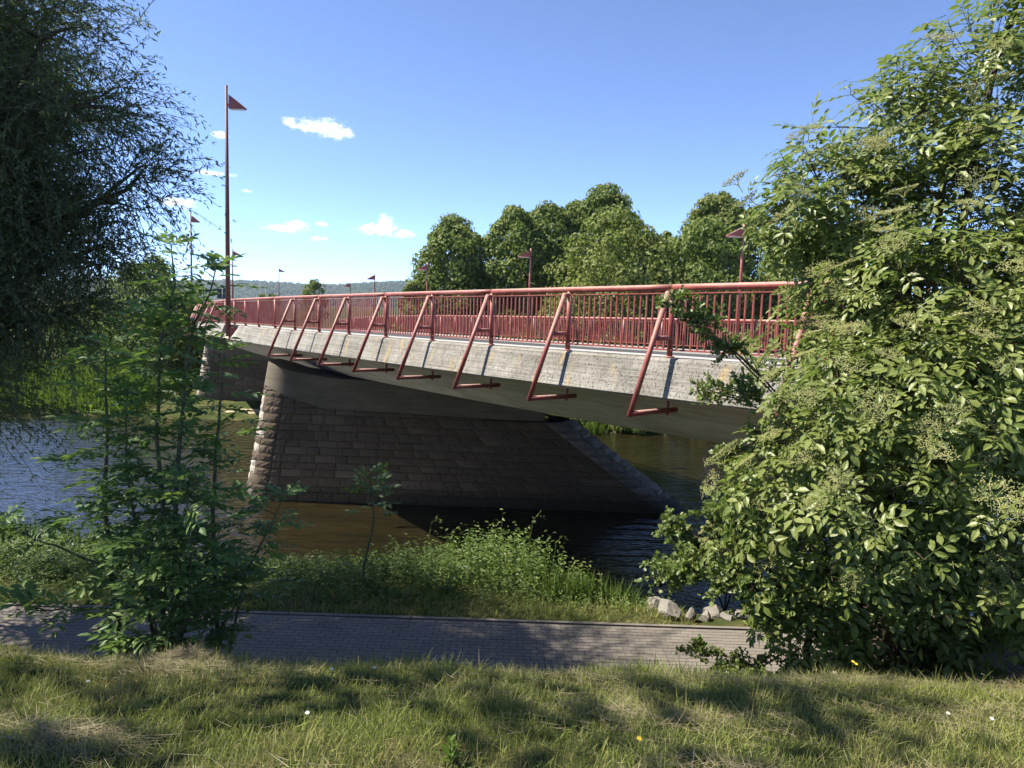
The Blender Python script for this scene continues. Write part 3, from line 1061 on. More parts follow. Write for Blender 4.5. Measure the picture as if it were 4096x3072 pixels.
broadleaf('lime_tree', 21.4, 54, 14.6, 3.0, M_LIME, 'lime tree mostly hidden by the elder bush, over the near handrail end', group=GLT)
broadleaf('lime_tree', 27.5, 58, 16.0, 3.6, M_LIME, 'lime tree seen only through gaps in the elder bush', group=GLT, nclump=60)

# hedge and undergrowth on the far bank behind the far railing
GS = 'shrubs along the far bank'
for x, y, top, hw, mt, lb in ((-10.5, 50.5, 4.6, 2.0, M_LIME2, 'pale shrub on the far bank beside the second pier'),
                              (-3.5, 51.5, 6.4, 2.4, M_LIME, 'dark undergrowth shrub below the leftmost lime trees'),
                              (1.5, 52, 7.0, 2.6, M_LIME2, 'pale undergrowth shrub below the slim lime'),
                              (11.0, 50, 6.0, 2.4, M_LIME, 'dark shrub below the wide pale tree on the far bank'),
                              (17.8, 50, 7.2, 2.6, M_LIME2, 'leafy shrub below the broad lime tree'),
                              (24.5, 50, 7.4, 2.6, M_LIME, 'dark shrub on the far bank behind the elder bush'),
                              (4.5, 48.6, 2.0, 1.3, M_LIME, 'low dark shrub at the far waterline under the bridge'),
                              (8.2, 48.2, 1.7, 1.2, M_LIME, 'low shrub overhanging the far waterline right of the pier')):
    broadleaf('shrub', x, y, top, hw, mt, lb, 'shrub', GS, nclump=34, per=90, trunk=False, bottom=.05, leaf=.22)

GFB = 'trees on the far bank left of the bridge'
for x, y, top, hw, mt, lb in ((-30.5, 60, 11.3, 3.6, M_LIME, 'dark round tree on the far bank between the willow and the end of the bridge'),
                              (-27.6, 57, 8.6, 2.3, M_LIME, 'lower dark tree beside the far end of the bridge railing'),
                              (-37.5, 64, 7.5, 3.0, M_LIME, 'dark tree on the far bank half hidden by the willow'),
                              (-45, 62, 5.2, 2.6, M_LIME, 'far bank tree behind the hanging willow twigs'),
                              (-53, 62, 5.6, 2.8, M_LIME2, 'pale far bank tree at the edge behind the willow'),
                              (-61, 64, 6.0, 3.0, M_LIME, 'far bank tree farthest upstream behind the willow')):
    broadleaf('broadleaf_tree', x, y, top, hw, mt, lb, 'tree', GFB, nclump=70, per=95, bottom=.04, trunk=True)
broadleaf('conical_tree', -34.2, 122, 12.1, 1.9, M_LIME2, 'small pointed conifer-like tree above the handrail against the hill', 'tree', None, nclump=40, per=80)
for x, y, top, hw, lb in ((-41.5, 118, 9.6, 1.1, 'small pale treetop beside the road sign above the handrail'),
                          (-38.0, 112, 9.4, 1.3, 'small pale treetop between the road sign and the pointed tree')):
    broadleaf('small_tree', x, y, top, hw, M_LIME2, lb, 'tree', 'small treetops above the handrail', nclump=26, per=70)
# ---- reeds and tall herbs on the sunny far bank
def reeds(name, xs, ys, n, h0, h1, mat, wdt=.05, lean=.25, **k):
    x = rng.uniform(*xs, n); y = rng.uniform(*ys, n)
    z = ground_z(x, y) - .05
    ok = (z > -.35) & ~((x > -25.5) & (x < -10.5) & (y < 54.5) & (y > 40))
    x, y, z = x[ok], y[ok], z[ok]; n = len(x)
    d = norm(np.array([0, 0, 1.]) + rnd(n, lean))
    tv, tf = leaf4(1, wdt, .2, .12)
    V, F = scatter(tv, tf, frames(d, rnd(n)), np.stack([x, y, z], -1), rng.uniform(h0, h1, n))
    return new_obj(name, np_mesh(name, V, F, mat), **k)


reeds('far_bank_reeds', (-48, -12), (47.4, 57), 15000, .6, 1.7, M_REED, .10, .35, label='bright green reeds and tall grass on the sunny far bank', kind='stuff')
reeds('far_bank_grass', (-12, 40), (47.3, 58), 9000, .4, 1.1, M_LIME2, .08, .35, label='rough grass along the far bank behind the bridge', kind='stuff')
tuft_v = []
GTU = 'grass tufts at the far waterline'
for x, y, s_, lb in ((5.6, 46.9, .9, 'bright grass tuft at the far waterline under the bridge'),
                     (-16.9, 50.9, 1.1, 'bright green tuft on the sandbar before the second pier')):
    n = 160
    z = .4 if x < 0 else 0.0
    P = np.stack([x + rng.normal(size=n) * .35, y + rng.normal(size=n) * .2, np.full(n, z)], -1)
    V, F = scatter(*leaf4(1, .045, .2, .25), frames(norm(np.array([0, 0, 1.]) + rnd(n, .3)), rnd(n)), P, s_ * rng.uniform(.5, 1.1, n))
    new_obj('grass_tuft', np_mesh('grass_tuft', V, F, M_REED), label=lb, category=None) if False else tag(new_obj('grass_tuft', np_mesh('grass_tuft', V, F, M_REED)), lb, 'grass tuft', GTU)

# ---- wooded hill
hx = np.linspace(-1900, 900, 90); hy = np.linspace(1900, 3300, 40)
HX, HY = np.meshgrid(hx, hy)


def hill_z(x, y):
    crest = np.interp(x, [-2000, -1300, -900, -620, -350, -100, 300, 900], [60, 66, 74, 74, 92, 108, 112, 90]) + 3 * np.sin(x / 90.)
    f = np.clip((y - 2000) / 520, 0, 1)
    f = f * f * (3 - 2 * f)
    return 3.5 + (crest - 8) * f


HV = np.stack([HX, HY, hill_z(HX, HY)], -1).reshape(-1, 3)
i_ = (np.arange(39)[:, None] * 90 + np.arange(89)[None]).ravel()
new_obj('hill', np_mesh('hill', HV, np.stack([i_, i_ + 1, i_ + 91, i_ + 90], -1), bpy.data.materials['meadow_ground'], True), kind='structure')
n = 9500
fx = rng.uniform(-1500, 120, n); fy = 2010 + 560 * rng.random(n)
fz = hill_z(fx, fy)
ico = np.array([(0, 0, 1)] + [(.894 * math.cos(a), .894 * math.sin(a), .447) for a in np.arange(5) * 1.2566] +
               [(.894 * math.cos(a + .628), .894 * math.sin(a + .628), -.447) for a in np.arange(5) * 1.2566])
icf = [(0, i, i % 5 + 1) for i in range(1, 6)] + [(i, 5 + i, i % 5 + 1) for i in range(1, 6)] + [(i % 5 + 1, 5 + i, 5 + (i % 5 + 1)) for i in range(1, 6)]
icf = np.array(icf)
sz = rng.uniform(4.5, 8.0, n)
A = rng.uniform(0, 6.28, n)
M = np.zeros((n, 3, 3)); M[:, 0, 0] = np.cos(A); M[:, 0, 1] = -np.sin(A); M[:, 1, 0] = np.sin(A); M[:, 1, 1] = np.cos(A); M[:, 2, 2] = rng.uniform(.9, 1.5, n)
V, F = scatter(ico, icf, M, np.stack([fx, fy, fz + sz * .6], -1), sz)
V = V + rnd(len(V), .7)
new_obj('hillside_forest', np_mesh('hillside_forest', V, F, mat_leaf('hill_forest_leaves', [(.022, .040, .016), (.035, .058, .022), (.05, .075, .028)], .1, .7, .1, patch_scale=.01), False), label='dense forest covering the distant hill', kind='stuff')


# ---- willow at the left: limbs, drooping twigs, narrow leaves
def willow(loc, lobes, ntwig, label, leaf_n=24, twig_len=(.6, 1.25), leaf_len=.092):
    root = empty('willow_tree', loc, label=label, cat='tree')
    base = np.array(loc)
    wood = MB(); twigV = MB()
    fork = base + np.array([.5, 0, 3.6])
    wood.tube(limb_path(base - np.array([0, 0, .3]), fork, 7, .05), np.linspace(.42, .30, 7), 10, False)
    leafP, leafD, leafN, leafS = [], [], [], []
    tot = sum(l[4] for l in lobes)
    for (cx_, cy_, cz_, r, wt) in lobes:
        c = np.array([cx_, cy_, cz_])
        lp = limb_path(fork, c, 9, .10, .10)
        wood.tube(lp, np.linspace(.15, .025, 9), 7, False)
        nb = max(4, int(10 * wt))
        sub = []
        for k in range(nb):
            a = lp[rng.integers(4, 9)]
            d = norm(rnd(1))[0] * np.array([1, 1, .75])
            b = c + d * r * rng.uniform(.5, .85)
            sp = limb_path(a, b, 6, .12, .06)
            wood.tube(sp, np.linspace(.035, .010, 6), 5, False)
            sub.append(sp)
        nt = int(ntwig * wt / tot)
        for k in range(nt):
            sp = sub[rng.integers(0, nb)]
            a = sp[rng.integers(1, 6)] + rng.normal(size=3) * r * .2
            outd = norm(a - c + rng.normal(size=3) * r * .4)
            L = rng.uniform(*twig_len)
            m_ = leaf_n // 2
            tt = np.linspace(0, 1, m_)[:, None]
            d0 = norm(outd * .8 + np.array([0, 0, rng.uniform(-.1, .6)]))
            path = a + d0 * tt * L + np.array([0, 0, -1.]) * (tt ** 2) * L * rng.uniform(.25, .75)
            tv, tt_, tq = tube_arr(path[::3], np.linspace(.006, .0035, len(path[::3])), 3, False)
            twigV.add(tv, None, tq)
            tan = norm(np.gradient(path, axis=0))
            for sgn in (0, 1):
                rd = norm(np.cross(tan, rng.normal(size=(m_, 3))))
                leafP.append(path + rng.normal(size=(m_, 3)) * .008)
                leafD.append(norm(tan * .75 + rd * .65 + np.array([0, 0, -.15])))
                leafN.append(rng.normal(size=(m_, 3)) + np.array([0, 0, .6]))
                leafS.append(rng.uniform(.65, 1.15, m_))
    P, D, N_, S = map(np.concatenate, (leafP, leafD, leafN, leafS))
    kk = out_of_gaps(P); P, D, N_, S = P[kk], D[kk], N_[kk], S[kk]
    tv = np.array([(0, 0, 0), (-.115, .42, .02), (0, 1, -.06), (.115, .42, .02)]) 
    V, F = scatter(tv, np.array([(0, 3, 2), (0, 2, 1)]), frames(D, N_), P, S * leaf_len)
    new_obj('crown', np_mesh('crown', V, F, M_WILL), root)
    wood.obj('limbs', M_BARK, root, True)
    twigV.obj('twigs', M_BARK2, root)
    return root


WL = [(-7.5, 9.6, 11.4, 1.6, 1.2), (-6.2, 9.4, 11.2, 1.0, .7), (-5.75, 9.6, 10.4, .9, .65), (-6.8, 9.2, 9.9, 1.2, 1.1),
      (-5.35, 9.8, 9.5, .75, .5), (-6.6, 9.8, 8.7, 1.15, 1.2), (-5.8, 10.0, 8.7, .65, .5),
      (-7.6, 9.6, 8.0, 1.25, 1.5), (-6.6, 10.2, 7.8, .8, .8), (-7.8, 10.0, 6.7, 1.0, 1.0), (-8.4, 9.6, 9.8, 1.5, 1.5),
      (-7.3, 10.4, 13.0, 1.5, 1.0), (-9.2, 9, 12.6, 2.0, 1.5), (-9.6, 8.6, 9.0, 1.8, 1.2), (-8.4, 7.6, 11.2, 1.7, 1.2),
      (-8.6, 11.6, 11.5, 1.6, 1.3), (-9.8, 11, 9.8, 1.8, 1.0), (-8.8, 12.2, 10.2, 1.3, 1.1), (-8.7, 12.2, 12.8, 1.4, 1.2), (-9.6, 13.4, 12, 1.5, 1.0),
      (-10.4, 15.2, 9.6, 1.4, 1.2), (-10.2, 15.2, 11.8, 1.5, 1.2), (-8.6, 10.8, 15.0, 1.6, 1.2), (-8.8, 8.6, 14.6, 1.6, 1.0), (-10.6, 10.6, 7.2, 1.3, 1.1), (-12, 14.2, 8, 1.6, 1.1), (-12.4, 17, 8.5, 1.6, 1.0)]
willow((-9.4, 9.4, 2.6), WL, 13500, 'large willow with fine drooping twigs leaning in over the path and water')

# ---- unseen near-bank tree added for shade, crown thinned and holed to soften it
GNB = 'unseen trees added on the near bank for shade'
for x, y, top, hw, lb in ((-8.2, 4.2, 16.9, 2.6, 'tall airy unseen tree added on the grassy bank to shade the grass'),):
    broadleaf('shade_tree', x, y, top, hw, M_LIME, lb, 'tree', GNB, nclump=230, per=11, bottom=.42, leaf=.22, gaps=True, blunt=True)


# ---- elder bush at the right
ELD_T = compound([(.065, .078), (.125, .088)], .098, .165, leaf_tmpl(1, .47, .14, .14), ang=62, curve=.18, rw=.0028)
elder = empty('elder_bush', (3.9, 6.7, float(ground_z(3.9, 6.7)) - .05), label='tall elder bush with broad leaves and flat greenish flower heads beside the path', cat='bush')
EL = [(4.41, 7.0, 10.25, .75), (3.62, 7.0, 9.84, .72), (2.95, 7.0, 9.22, .62), (2.6, 6.8, 8.95, .42), (3.34, 7.0, 8.93, .8), (4.15, 6.6, 9.14, .95),
      (3.25, 6.4, 8.08, .68), (3.65, 6.0, 8.11, .9), (2.78, 5.8, 7.30, .66), (3.29, 5.6, 7.3, .85), (3.95, 5.6, 7.62, .8), (2.32, 5.8, 6.58, .58),
      (2.8, 5.5, 6.6, .75), (3.63, 5.4, 6.56, .8), (2.34, 6.0, 5.98, .48), (2.85, 5.7, 5.98, .5), (3.4, 5.5, 6.05, .5), (4.2, 5.4, 6.0, .5),
      (5.2, 6.6, 10.6, .9), (5.4, 6.2, 8.9, 1.0), (5.0, 5.7, 7.3, .9), (5.3, 6.9, 7.8, 1.0), (4.6, 7.4, 8.6, 1.0), (3.4, 7.2, 7.6, .9), (4.9, 6.0, 6.2, .7),
      (4.75, 6.9, 11.3, .55), (5.6, 6.9, 11.6, .8), (2.8, 6.3, 5.2, .40), (2.85, 6.0, 5.2, .42), (3.45, 5.9, 5.25, .45), (4.1, 5.8, 5.3, .5)]
wood = MB()
eb = np.array(elder.location)
LP, LD, LN, LS = [], [], [], []
UP, UN = [], []
stem_roots = [eb + np.array([dx, dy, 0]) for dx, dy in ((-.35, .1), (0, 0), (.3, .15), (.1, -.25), (-.1, .35))]
for li, (x, y, z, r) in enumerate(EL):
    c = np.array([x, y, z])
    st = stem_roots[li % 5]
    lp = limb_path(st, c, 9, .09, .03)
    wood.tube(lp, np.linspace(.065, .018, 9), 7, False)
    ns = int(84 * (r / .75) ** 2)
    pts, dirs = blob_points(ns, c, (r, r, r * .9), .30)
    for p, d in zip(pts, dirs):
        ax = norm(d + np.array([0, 0, .55]) + rng.normal(size=3) * .25)
        wood.tube([c + (p - c) * .45, p, p + ax * .10], [.0045, .004, .003], 3, False)
        k = rng.integers(4, 7)
        a0 = rng.uniform(0, 6.28)
        e1 = norm(np.cross(ax, rng.normal(size=3))); e2 = np.cross(ax, e1)
        for q in range(k):
            an = a0 + q * 2.4
            rd = e1 * math.cos(an) + e2 * math.sin(an)
            ld = norm(rd + ax * rng.uniform(.05, .55) + np.array([0, 0, -.12]))
            LP.append(p + ax * (q * .028)); LD.append(ld)
            LN.append(norm(ax * .45 + np.array([-.35, -.05, .85]) + d * .25 + rng.normal(size=3) * .28)); LS.append(rng.uniform(.55, 1.28))
        if d[2] > -.3 and rng.random() < .34:
            UP.append(p + ax * .16); UN.append(norm(ax + np.array([0, 0, .5])))
LP, LD, LN, LS = np.array(LP), np.array(LD), np.array(LN), np.array(LS)
wood.obj('stems', M_BARK, elder, True)


def leaves_as_parts(root, tmpl, mat, P, D, N_, S, count, name='leaf'):
    """nearest leaves are parts of their own, the others stay in one mesh"""
    M = frames(D, N_)
    order = np.argsort(np.linalg.norm(P - np.array(EYE), axis=1))
    me = np_mesh(name, *tmpl, mat)
    for i in order[:count]:
        o = bpy.data.objects.new(name, me); COL.objects.link(o); o.parent = root
        mw = Matrix([list(M[i, 0] * S[i]) + [P[i, 0] - root.location[0]], list(M[i, 1] * S[i]) + [P[i, 1] - root.location[1]],
                     list(M[i, 2] * S[i]) + [P[i, 2] - root.location[2]], [0, 0, 0, 1]])
        o.matrix_local = mw
    r = order[count:]
    if len(r):
        V, F = scatter(*tmpl, M[r], P[r], S[r])
        new_obj('foliage', np_mesh('foliage', V, F, mat), root, kind='stuff')


leaves_as_parts(elder, ELD_T, M_ELDER, LP, LD, LN, LS, 295)

# flat flower heads: forked stalks carrying many small buds
def umbel_mesh():
    m = MB()
    r_ = random.Random(5)
    oc = np.array([(1, 0, 0), (-1, 0, 0), (0, 1, 0), (0, -1, 0), (0, 0, 1), (0, 0, -1)])
    of = np.array([(0, 2, 4), (2, 1, 4), (1, 3, 4), (3, 0, 4), (2, 0, 5), (1, 2, 5), (3, 1, 5), (0, 3, 5)])
    m.tube([(0, -.0, 0), (0, .03, 0), (0, .06, 0)], .003, 3, False)
    for k in range(5):
        a = k * 1.257 + r_.uniform(-.2, .2)
        hub = np.array([math.cos(a) * .045, .085, math.sin(a) * .045])
        m.tube([(0, .05, 0), hub * .6 + np.array([0, .03, 0]), hub], .002, 3, False)
        for j in range(5):
            b = j * 1.257 + r_.uniform(-.3, .3)
            h2 = hub + np.array([math.cos(b) * .024 + math.cos(a) * .012, .014, math.sin(b) * .024 + math.sin(a) * .012])
            m.tube([hub, h2], .0014, 3, False)
            for q in range(10):
                v = np.array([r_.gauss(0, .011), abs(r_.gauss(.004, .005)), r_.gauss(0, .011)])
                m.add(oc * r_.uniform(.0026, .0042) + h2 + v, of)
    return m.mesh('flower_head', M_UMBEL)


um = umbel_mesh()
UP, UN = np.array(UP), np.array(UN)
oi_ = np.argsort(np.linalg.norm(UP - np.array(EYE), axis=1))[:280]
Mu = frames(UN, rnd(len(UN)))
for i in oi_:
    s_ = rng.uniform(.9, 1.65)
    o = bpy.data.objects.new('flower_head', um); COL.objects.link(o); o.parent = elder
    o.matrix_local = Matrix([list(Mu[i, k] * s_) + [UP[i, k] - elder.location[k]] for k in range(3)] + [[0, 0, 0, 1]])

# ---- hawthorn mixed in at the foot of the elder, small lobed leaves
def lobed():
    V = [(0, 0, 0), (-.22, .25, .03), (-.48, .42, .05), (-.2, .5, .02), (-.36, .8, .05), (0, 1, -.05), (.36, .8, .05), (.2, .5, .02), (.48, .42, .05), (.22, .25, .03), (0, .5, -.03)]
    T = [(10, i + 1, i) for i in range(0, 9)] + [(10, 0, 9)]
    return np.array(V, float), np.array(T)


def twiggy(name, base, targets, mat, label, cat, leaf=.05, density=1.0, nparts=0, tm=None, group=None, wood_r=.03, via=None):
    root = empty(name, tuple(base), label=label, cat=cat, group=group)
    b = np.array(base, float)
    wood = MB()
    if via is not None:
        wood.tube(limb_path(b, via, 10, .06), np.linspace(wood_r * 1.3, wood_r, 10), 6, False); b = np.array(via, float)
    P, D, N_, S = [], [], [], []
    for (x, y, z, r) in targets:
        c = np.array([x, y, z])
        lp = limb_path(b, c, 10, .09, .05)
        wood.tube(lp, np.linspace(wood_r, .006, 10), 6, False)
        L = int(46 * density * (r / .4) ** 1.6)
        for k in range(L):
            d = norm(rng.normal(size=3))
            e = c + d * r * rng.uniform(.45, 1.0) * np.array([1, 1, .75])
            a = lp[-1] + (e - lp[-1]) * .15 if rng.random() < .7 else lp[rng.integers(6, 10)]
            sp = limb_path(a, e, 6, .15, .05)
            wood.tube(sp, np.linspace(.006, .002, 6), 3, False)
            n_ = rng.integers(12, 22)
            ti = rng.uniform(.25, 1.03, n_)
            pp = np.stack([np.interp(ti, np.linspace(0, 1, 6), sp[:, j]) for j in range(3)], -1)
            P.append(pp + rng.normal(size=(n_, 3)) * .012)
            dd = norm(rng.normal(size=(n_, 3)) + norm(e - a) * .6 + np.array([0, 0, .25]))
            D.append(dd); N_.append(rng.normal(size=(n_, 3)) * .6 + np.array([-.2, -.3, .9])); S.append(rng.uniform(.7, 1.2, n_) * leaf)
    P, D, N_, S = map(np.concatenate, (P, D, N_, S))
    wood.obj('branches', M_BARK, root, True)
    tm = tm or lobed()
    if nparts:
        leaves_as_parts(root, tm, mat, P, D, N_, S, nparts)
    else:
        V, F = scatter(*tm, frames(D, N_), P, S)
        new_obj('foliage', np_mesh('foliage', V, F, mat), root)
    return root


HB = (2.95, 6.6, float(ground_z(2.95, 6.6)) - .05)
twiggy('hawthorn_bush', HB,
       [(1.55, 6.6, 5.55, .30), (1.75, 6.3, 5.75, .38), (1.95, 5.9, 5.75, .36), (2.2, 5.7, 5.60, .36), (2.0, 6.2, 6.2, .36),
        (2.55, 5.5, 5.75, .34), (3.0, 5.3, 5.85, .34), (3.35, 5.2, 5.95, .32), (1.62, 6.8, 5.95, .26), (4.1, 5.2, 6.0, .34), (3.8, 5.2, 5.8, .25)],
       M_HAW, 'small-leaved hawthorn growing through the foot of the elder bush', 'bush', .048, 1.25, 0, via=(2.75, 6.15, 5.55))
twiggy('hawthorn_branch', (3.1, 6.4, float(ground_z(3.1, 6.4)) - .05),
       [(1.62, 6.2, 7.95, .26), (1.35, 6.2, 8.12, .20), (1.85, 6.2, 7.75, .24), (2.05, 6.3, 7.35, .28), (1.75, 6.3, 7.35, .22), (2.2, 6.3, 6.9, .25), (1.95, 6.4, 6.75, .2)],
       M_HAW, 'dark arching hawthorn branches reaching out in front of the concrete bridge edge', 'bush', .042, 1.1, 0, wood_r=.009, via=(2.75, 6.35, 6.9))
twiggy('hawthorn_twig', (3.05, 6.0, float(ground_z(3.05, 6.0)) - .05),
       [(2.05, 6.2, 4.8, .24), (1.8, 6.3, 4.92, .18), (2.3, 6.1, 4.85, .26), (2.6, 6.0, 4.85, .28), (2.9, 5.8, 4.9, .28), (3.3, 5.7, 4.95, .28)],
       M_HAW, 'low dark hawthorn twig hanging over the path edge below the elder bush', 'bush', .04, 1.5, 0)
twiggy('waterside_bush', (6.0, 18.6, 0.0), [(5.3, 19.4, 1.6, .6), (6.1, 19.2, 2.0, .9), (6.8, 19.6, 1.7, .9)],
       M_HAW, 'dark bush leaning over the water beyond the rocks', 'bush', .085, .8, 0)

# ---- ash saplings at the left
ASH_T = compound([(.07, .078), (.115, .092), (.165, .098), (.215, .09)], .095, .26, leaf_tmpl(1, .42, .12, .16), ang=52, curve=.28, rw=.0022)
GA = 'ash saplings at the edge of the grass'


def ash(base, stems, label, nper=.13, size=1.0, start=.2):
    root = empty('ash_sapling', base, label=label, cat='sapling', group=GA)
    wood = MB()
    P, D, N_, S = [], [], [], []
    for pts, r0, lo, spray in stems:
        pts = np.array(pts, float)
        t = np.linspace(0, 1, len(pts)); tt = np.linspace(0, 1, 16)
        path = np.stack([np.interp(tt, t, pts[:, j]) for j in range(3)], -1) + np.cumsum(rng.normal(size=(16, 3)), 0) * .006
        wood.tube(path, np.linspace(r0, .004, 16), 6, False)
        seg = np.concatenate([[0], np.cumsum(np.linalg.norm(np.diff(path, axis=0), axis=1))])
        Ltot = seg[-1]
        nodes = np.arange(Ltot * lo, Ltot, nper)
        for q, sN in enumerate(nodes):
            p = np.array([np.interp(sN, seg, path[:, j]) for j in range(3)])
            ax = norm(np.array([np.interp(min(sN + .05, Ltot), seg, path[:, j]) for j in range(3)]) - p + 1e-6)
            fr = sN / Ltot
            an = q * 1.57 + rng.uniform(-.4, .4)
            hd = np.array([math.cos(an), math.sin(an), 0])
            branch = spray * rng.uniform(.15, .45) * (1 - fr * .75)
            for sg_ in (-1, 1):
                tip = p
                if rng.random() < .62 and branch > .06:
                    tip = p + hd * sg_ * branch + np.array([0, 0, branch * rng.uniform(.2, .7)])
                    wood.tube(limb_path(p, tip, 4, .1), [.005, .004, .003, .002], 3, False)
                    nl = rng.integers(3, 6)
                    for w in range(nl):
                        a2 = rng.uniform(0, 6.28)
                        rd = np.array([math.cos(a2), math.sin(a2), rng.uniform(-.05, .6)]) + hd * sg_ * .5
                        P.append(tip); D.append(norm(rd)); N_.append(np.array([0, 0, 1.]) + rng.normal(size=3) * .3); S.append(size * rng.uniform(.75, 1.1))
                else:
                    P.append(p); D.append(norm(hd * sg_ + ax * rng.uniform(.25, .7))); N_.append(np.array([0, 0, 1.]) + rng.normal(size=3) * .3)
                    S.append(size * rng.uniform(.8, 1.15) * (1.0 if fr < .9 else .75))
        for w in range(5):
            a2 = w * 1.257
            P.append(path[-1]); D.append(norm(np.array([math.cos(a2), math.sin(a2), .8]))); N_.append(np.array([0, 0, 1.]) + rng.normal(size=3) * .2); S.append(size * .7)
    wood.obj('stems', M_BARK2, root, True)
    leaves_as_parts(root, ASH_T, M_ASH, np.array(P), np.array(D), np.array(N_), np.array(S), 295)
    return root


def gz(x, y): return float(ground_z(x, y)) - .04


ash((-2.6, 5.3, gz(-2.6, 5.3)), [
    ([(-2.58, 5.25, gz(-2.58, 5.25)), (-2.51, 5.2, 5.82), (-2.49, 5.2, 6.5), (-2.46, 5.2, 6.96), (-2.44, 5.2, 7.36), (-2.38, 5.2, 7.8), (-2.22, 5.2, 8.05), (-2.15, 5.2, 8.26)], .024, .2, .8),
    ([(-2.66, 5.3, gz(-2.66, 5.3)), (-2.62, 5.25, 6.2), (-2.66, 5.25, 7.0), (-2.60, 5.2, 7.7), (-2.50, 5.2, 8.14), (-2.52, 5.2, 8.40)], .020, .2, .8),
    ([(-2.70, 5.35, gz(-2.7, 5.35)), (-2.80, 5.3, 6.0), (-2.86, 5.3, 6.7), (-2.84, 5.3, 7.3)], .016, .2, .8),
    ([(-2.55, 5.2, gz(-2.55, 5.2)), (-2.35, 5.1, 5.7), (-2.28, 5.0, 6.2), (-2.30, 5.0, 6.75)], .014, .2, .8),
    ([(-2.62, 5.2, gz(-2.62, 5.2)), (-2.58, 5.0, 5.8), (-2.52, 4.9, 6.3)], .012, .25, .9),
    ([(-2.5, 5.3, gz(-2.5, 5.3)), (-2.15, 5.3, 5.55), (-1.95, 5.3, 5.85)], .010, .6, .3),
] + [([(-2.6 + dx, 5.25 + dy, gz(-2.6, 5.25)), (-2.6 + dx * 1.8, 5.25 + dy * 1.5, 5.25 + h * .5), (-2.6 + dx * 2.4, 5.25 + dy * 2, 5.25 + h)], .008, .12, .55) for dx, dy, h in ((-.16, -.05, .5), (.18, -.05, .45), (-.02, .1, .6))], 'tall many-stemmed ash sapling at the edge of the grass in front of the path', .125)
ash((-3.05, 5.4, gz(-3.05, 5.4)), [
    ([(-3.05, 5.4, gz(-3.05, 5.4)), (-3.08, 5.4, 5.54), (-3.12, 5.4, 5.98), (-3.16, 5.4, 6.42), (-3.12, 5.4, 6.94), (-3.14, 5.4, 7.41), (-3.13, 5.4, 7.6)], .026, .35, .95),
    ([(-3.12, 5.4, 5.9), (-3.5, 5.3, 6.1), (-3.85, 5.3, 6.30)], .010, .5, .8),
    ([(-3.1, 5.4, 5.55), (-3.5, 5.25, 5.60), (-3.75, 5.2, 5.66)], .009, .55, .5),
], 'straight ash sapling with a bare lower stem left of the many-stemmed one', .125)
ash((-2.33, 5.6, gz(-2.33, 5.6)), [
    ([(-2.33, 5.6, gz(-2.33, 5.6)), (-2.35, 5.5, 6.33), (-2.29, 5.5, 6.85), (-2.24, 5.5, 7.29), (-2.22, 5.5, 7.55)], .020, .3, .9),
    ([(-2.31, 5.55, gz(-2.31, 5.55)), (-2.05, 5.5, 5.9), (-1.85, 5.5, 6.25), (-1.75, 5.5, 6.50)], .012, .45, .6),
], 'leaning ash sapling on the bridge side of the many-stemmed one', .135)

# ---- young walnut beyond the path
WAL_T = compound([(.10, .15), (.19, .17)], .19, .27, leaf_tmpl(1, .46, .1, .14), ang=60, curve=.2, rw=.004)
wal = empty('walnut_sapling', (-2.55, 12.2, gz(-2.55, 12.2)), label='slender young tree with large oval leaves among the bank weeds before the pier', cat='sapling')
wood = MB()
wp = np.array([(-2.55, 12.2, gz(-2.55, 12.2)), (-2.52, 12.2, 3.42), (-2.36, 12.2, 4.2), (-2.38, 12.2, 4.6), (-2.46, 12.2, 5.05)])
wood.tube(wp, [.025, .02, .016, .012, .006], 7, False)
P, D, N_, S = [], [], [], []
for k in range(34):
    f = rng.uniform(.0, 1) ** .8
    p = wp[2] + (wp[4] - wp[2]) * f
    an = rng.uniform(0, 6.28)
    d = norm(np.array([math.cos(an), math.sin(an), rng.uniform(-.1, .5) + f * .5]))
    q = p + d * rng.uniform(.05, .28) * (1.1 - f * .6)
    wood.tube([p, q], [.005, .003], 4, False)
    P.append(q); D.append(d); N_.append(np.array([0, 0, 1.]) + rng.normal(size=3) * .35); S.append(rng.uniform(.6, .95))
wood.obj('stem', M_BARK2, wal, True)
leaves_as_parts(wal, WAL_T, M_WALN, np.array(P), np.array(D), np.array(N_), np.array(S), 60)


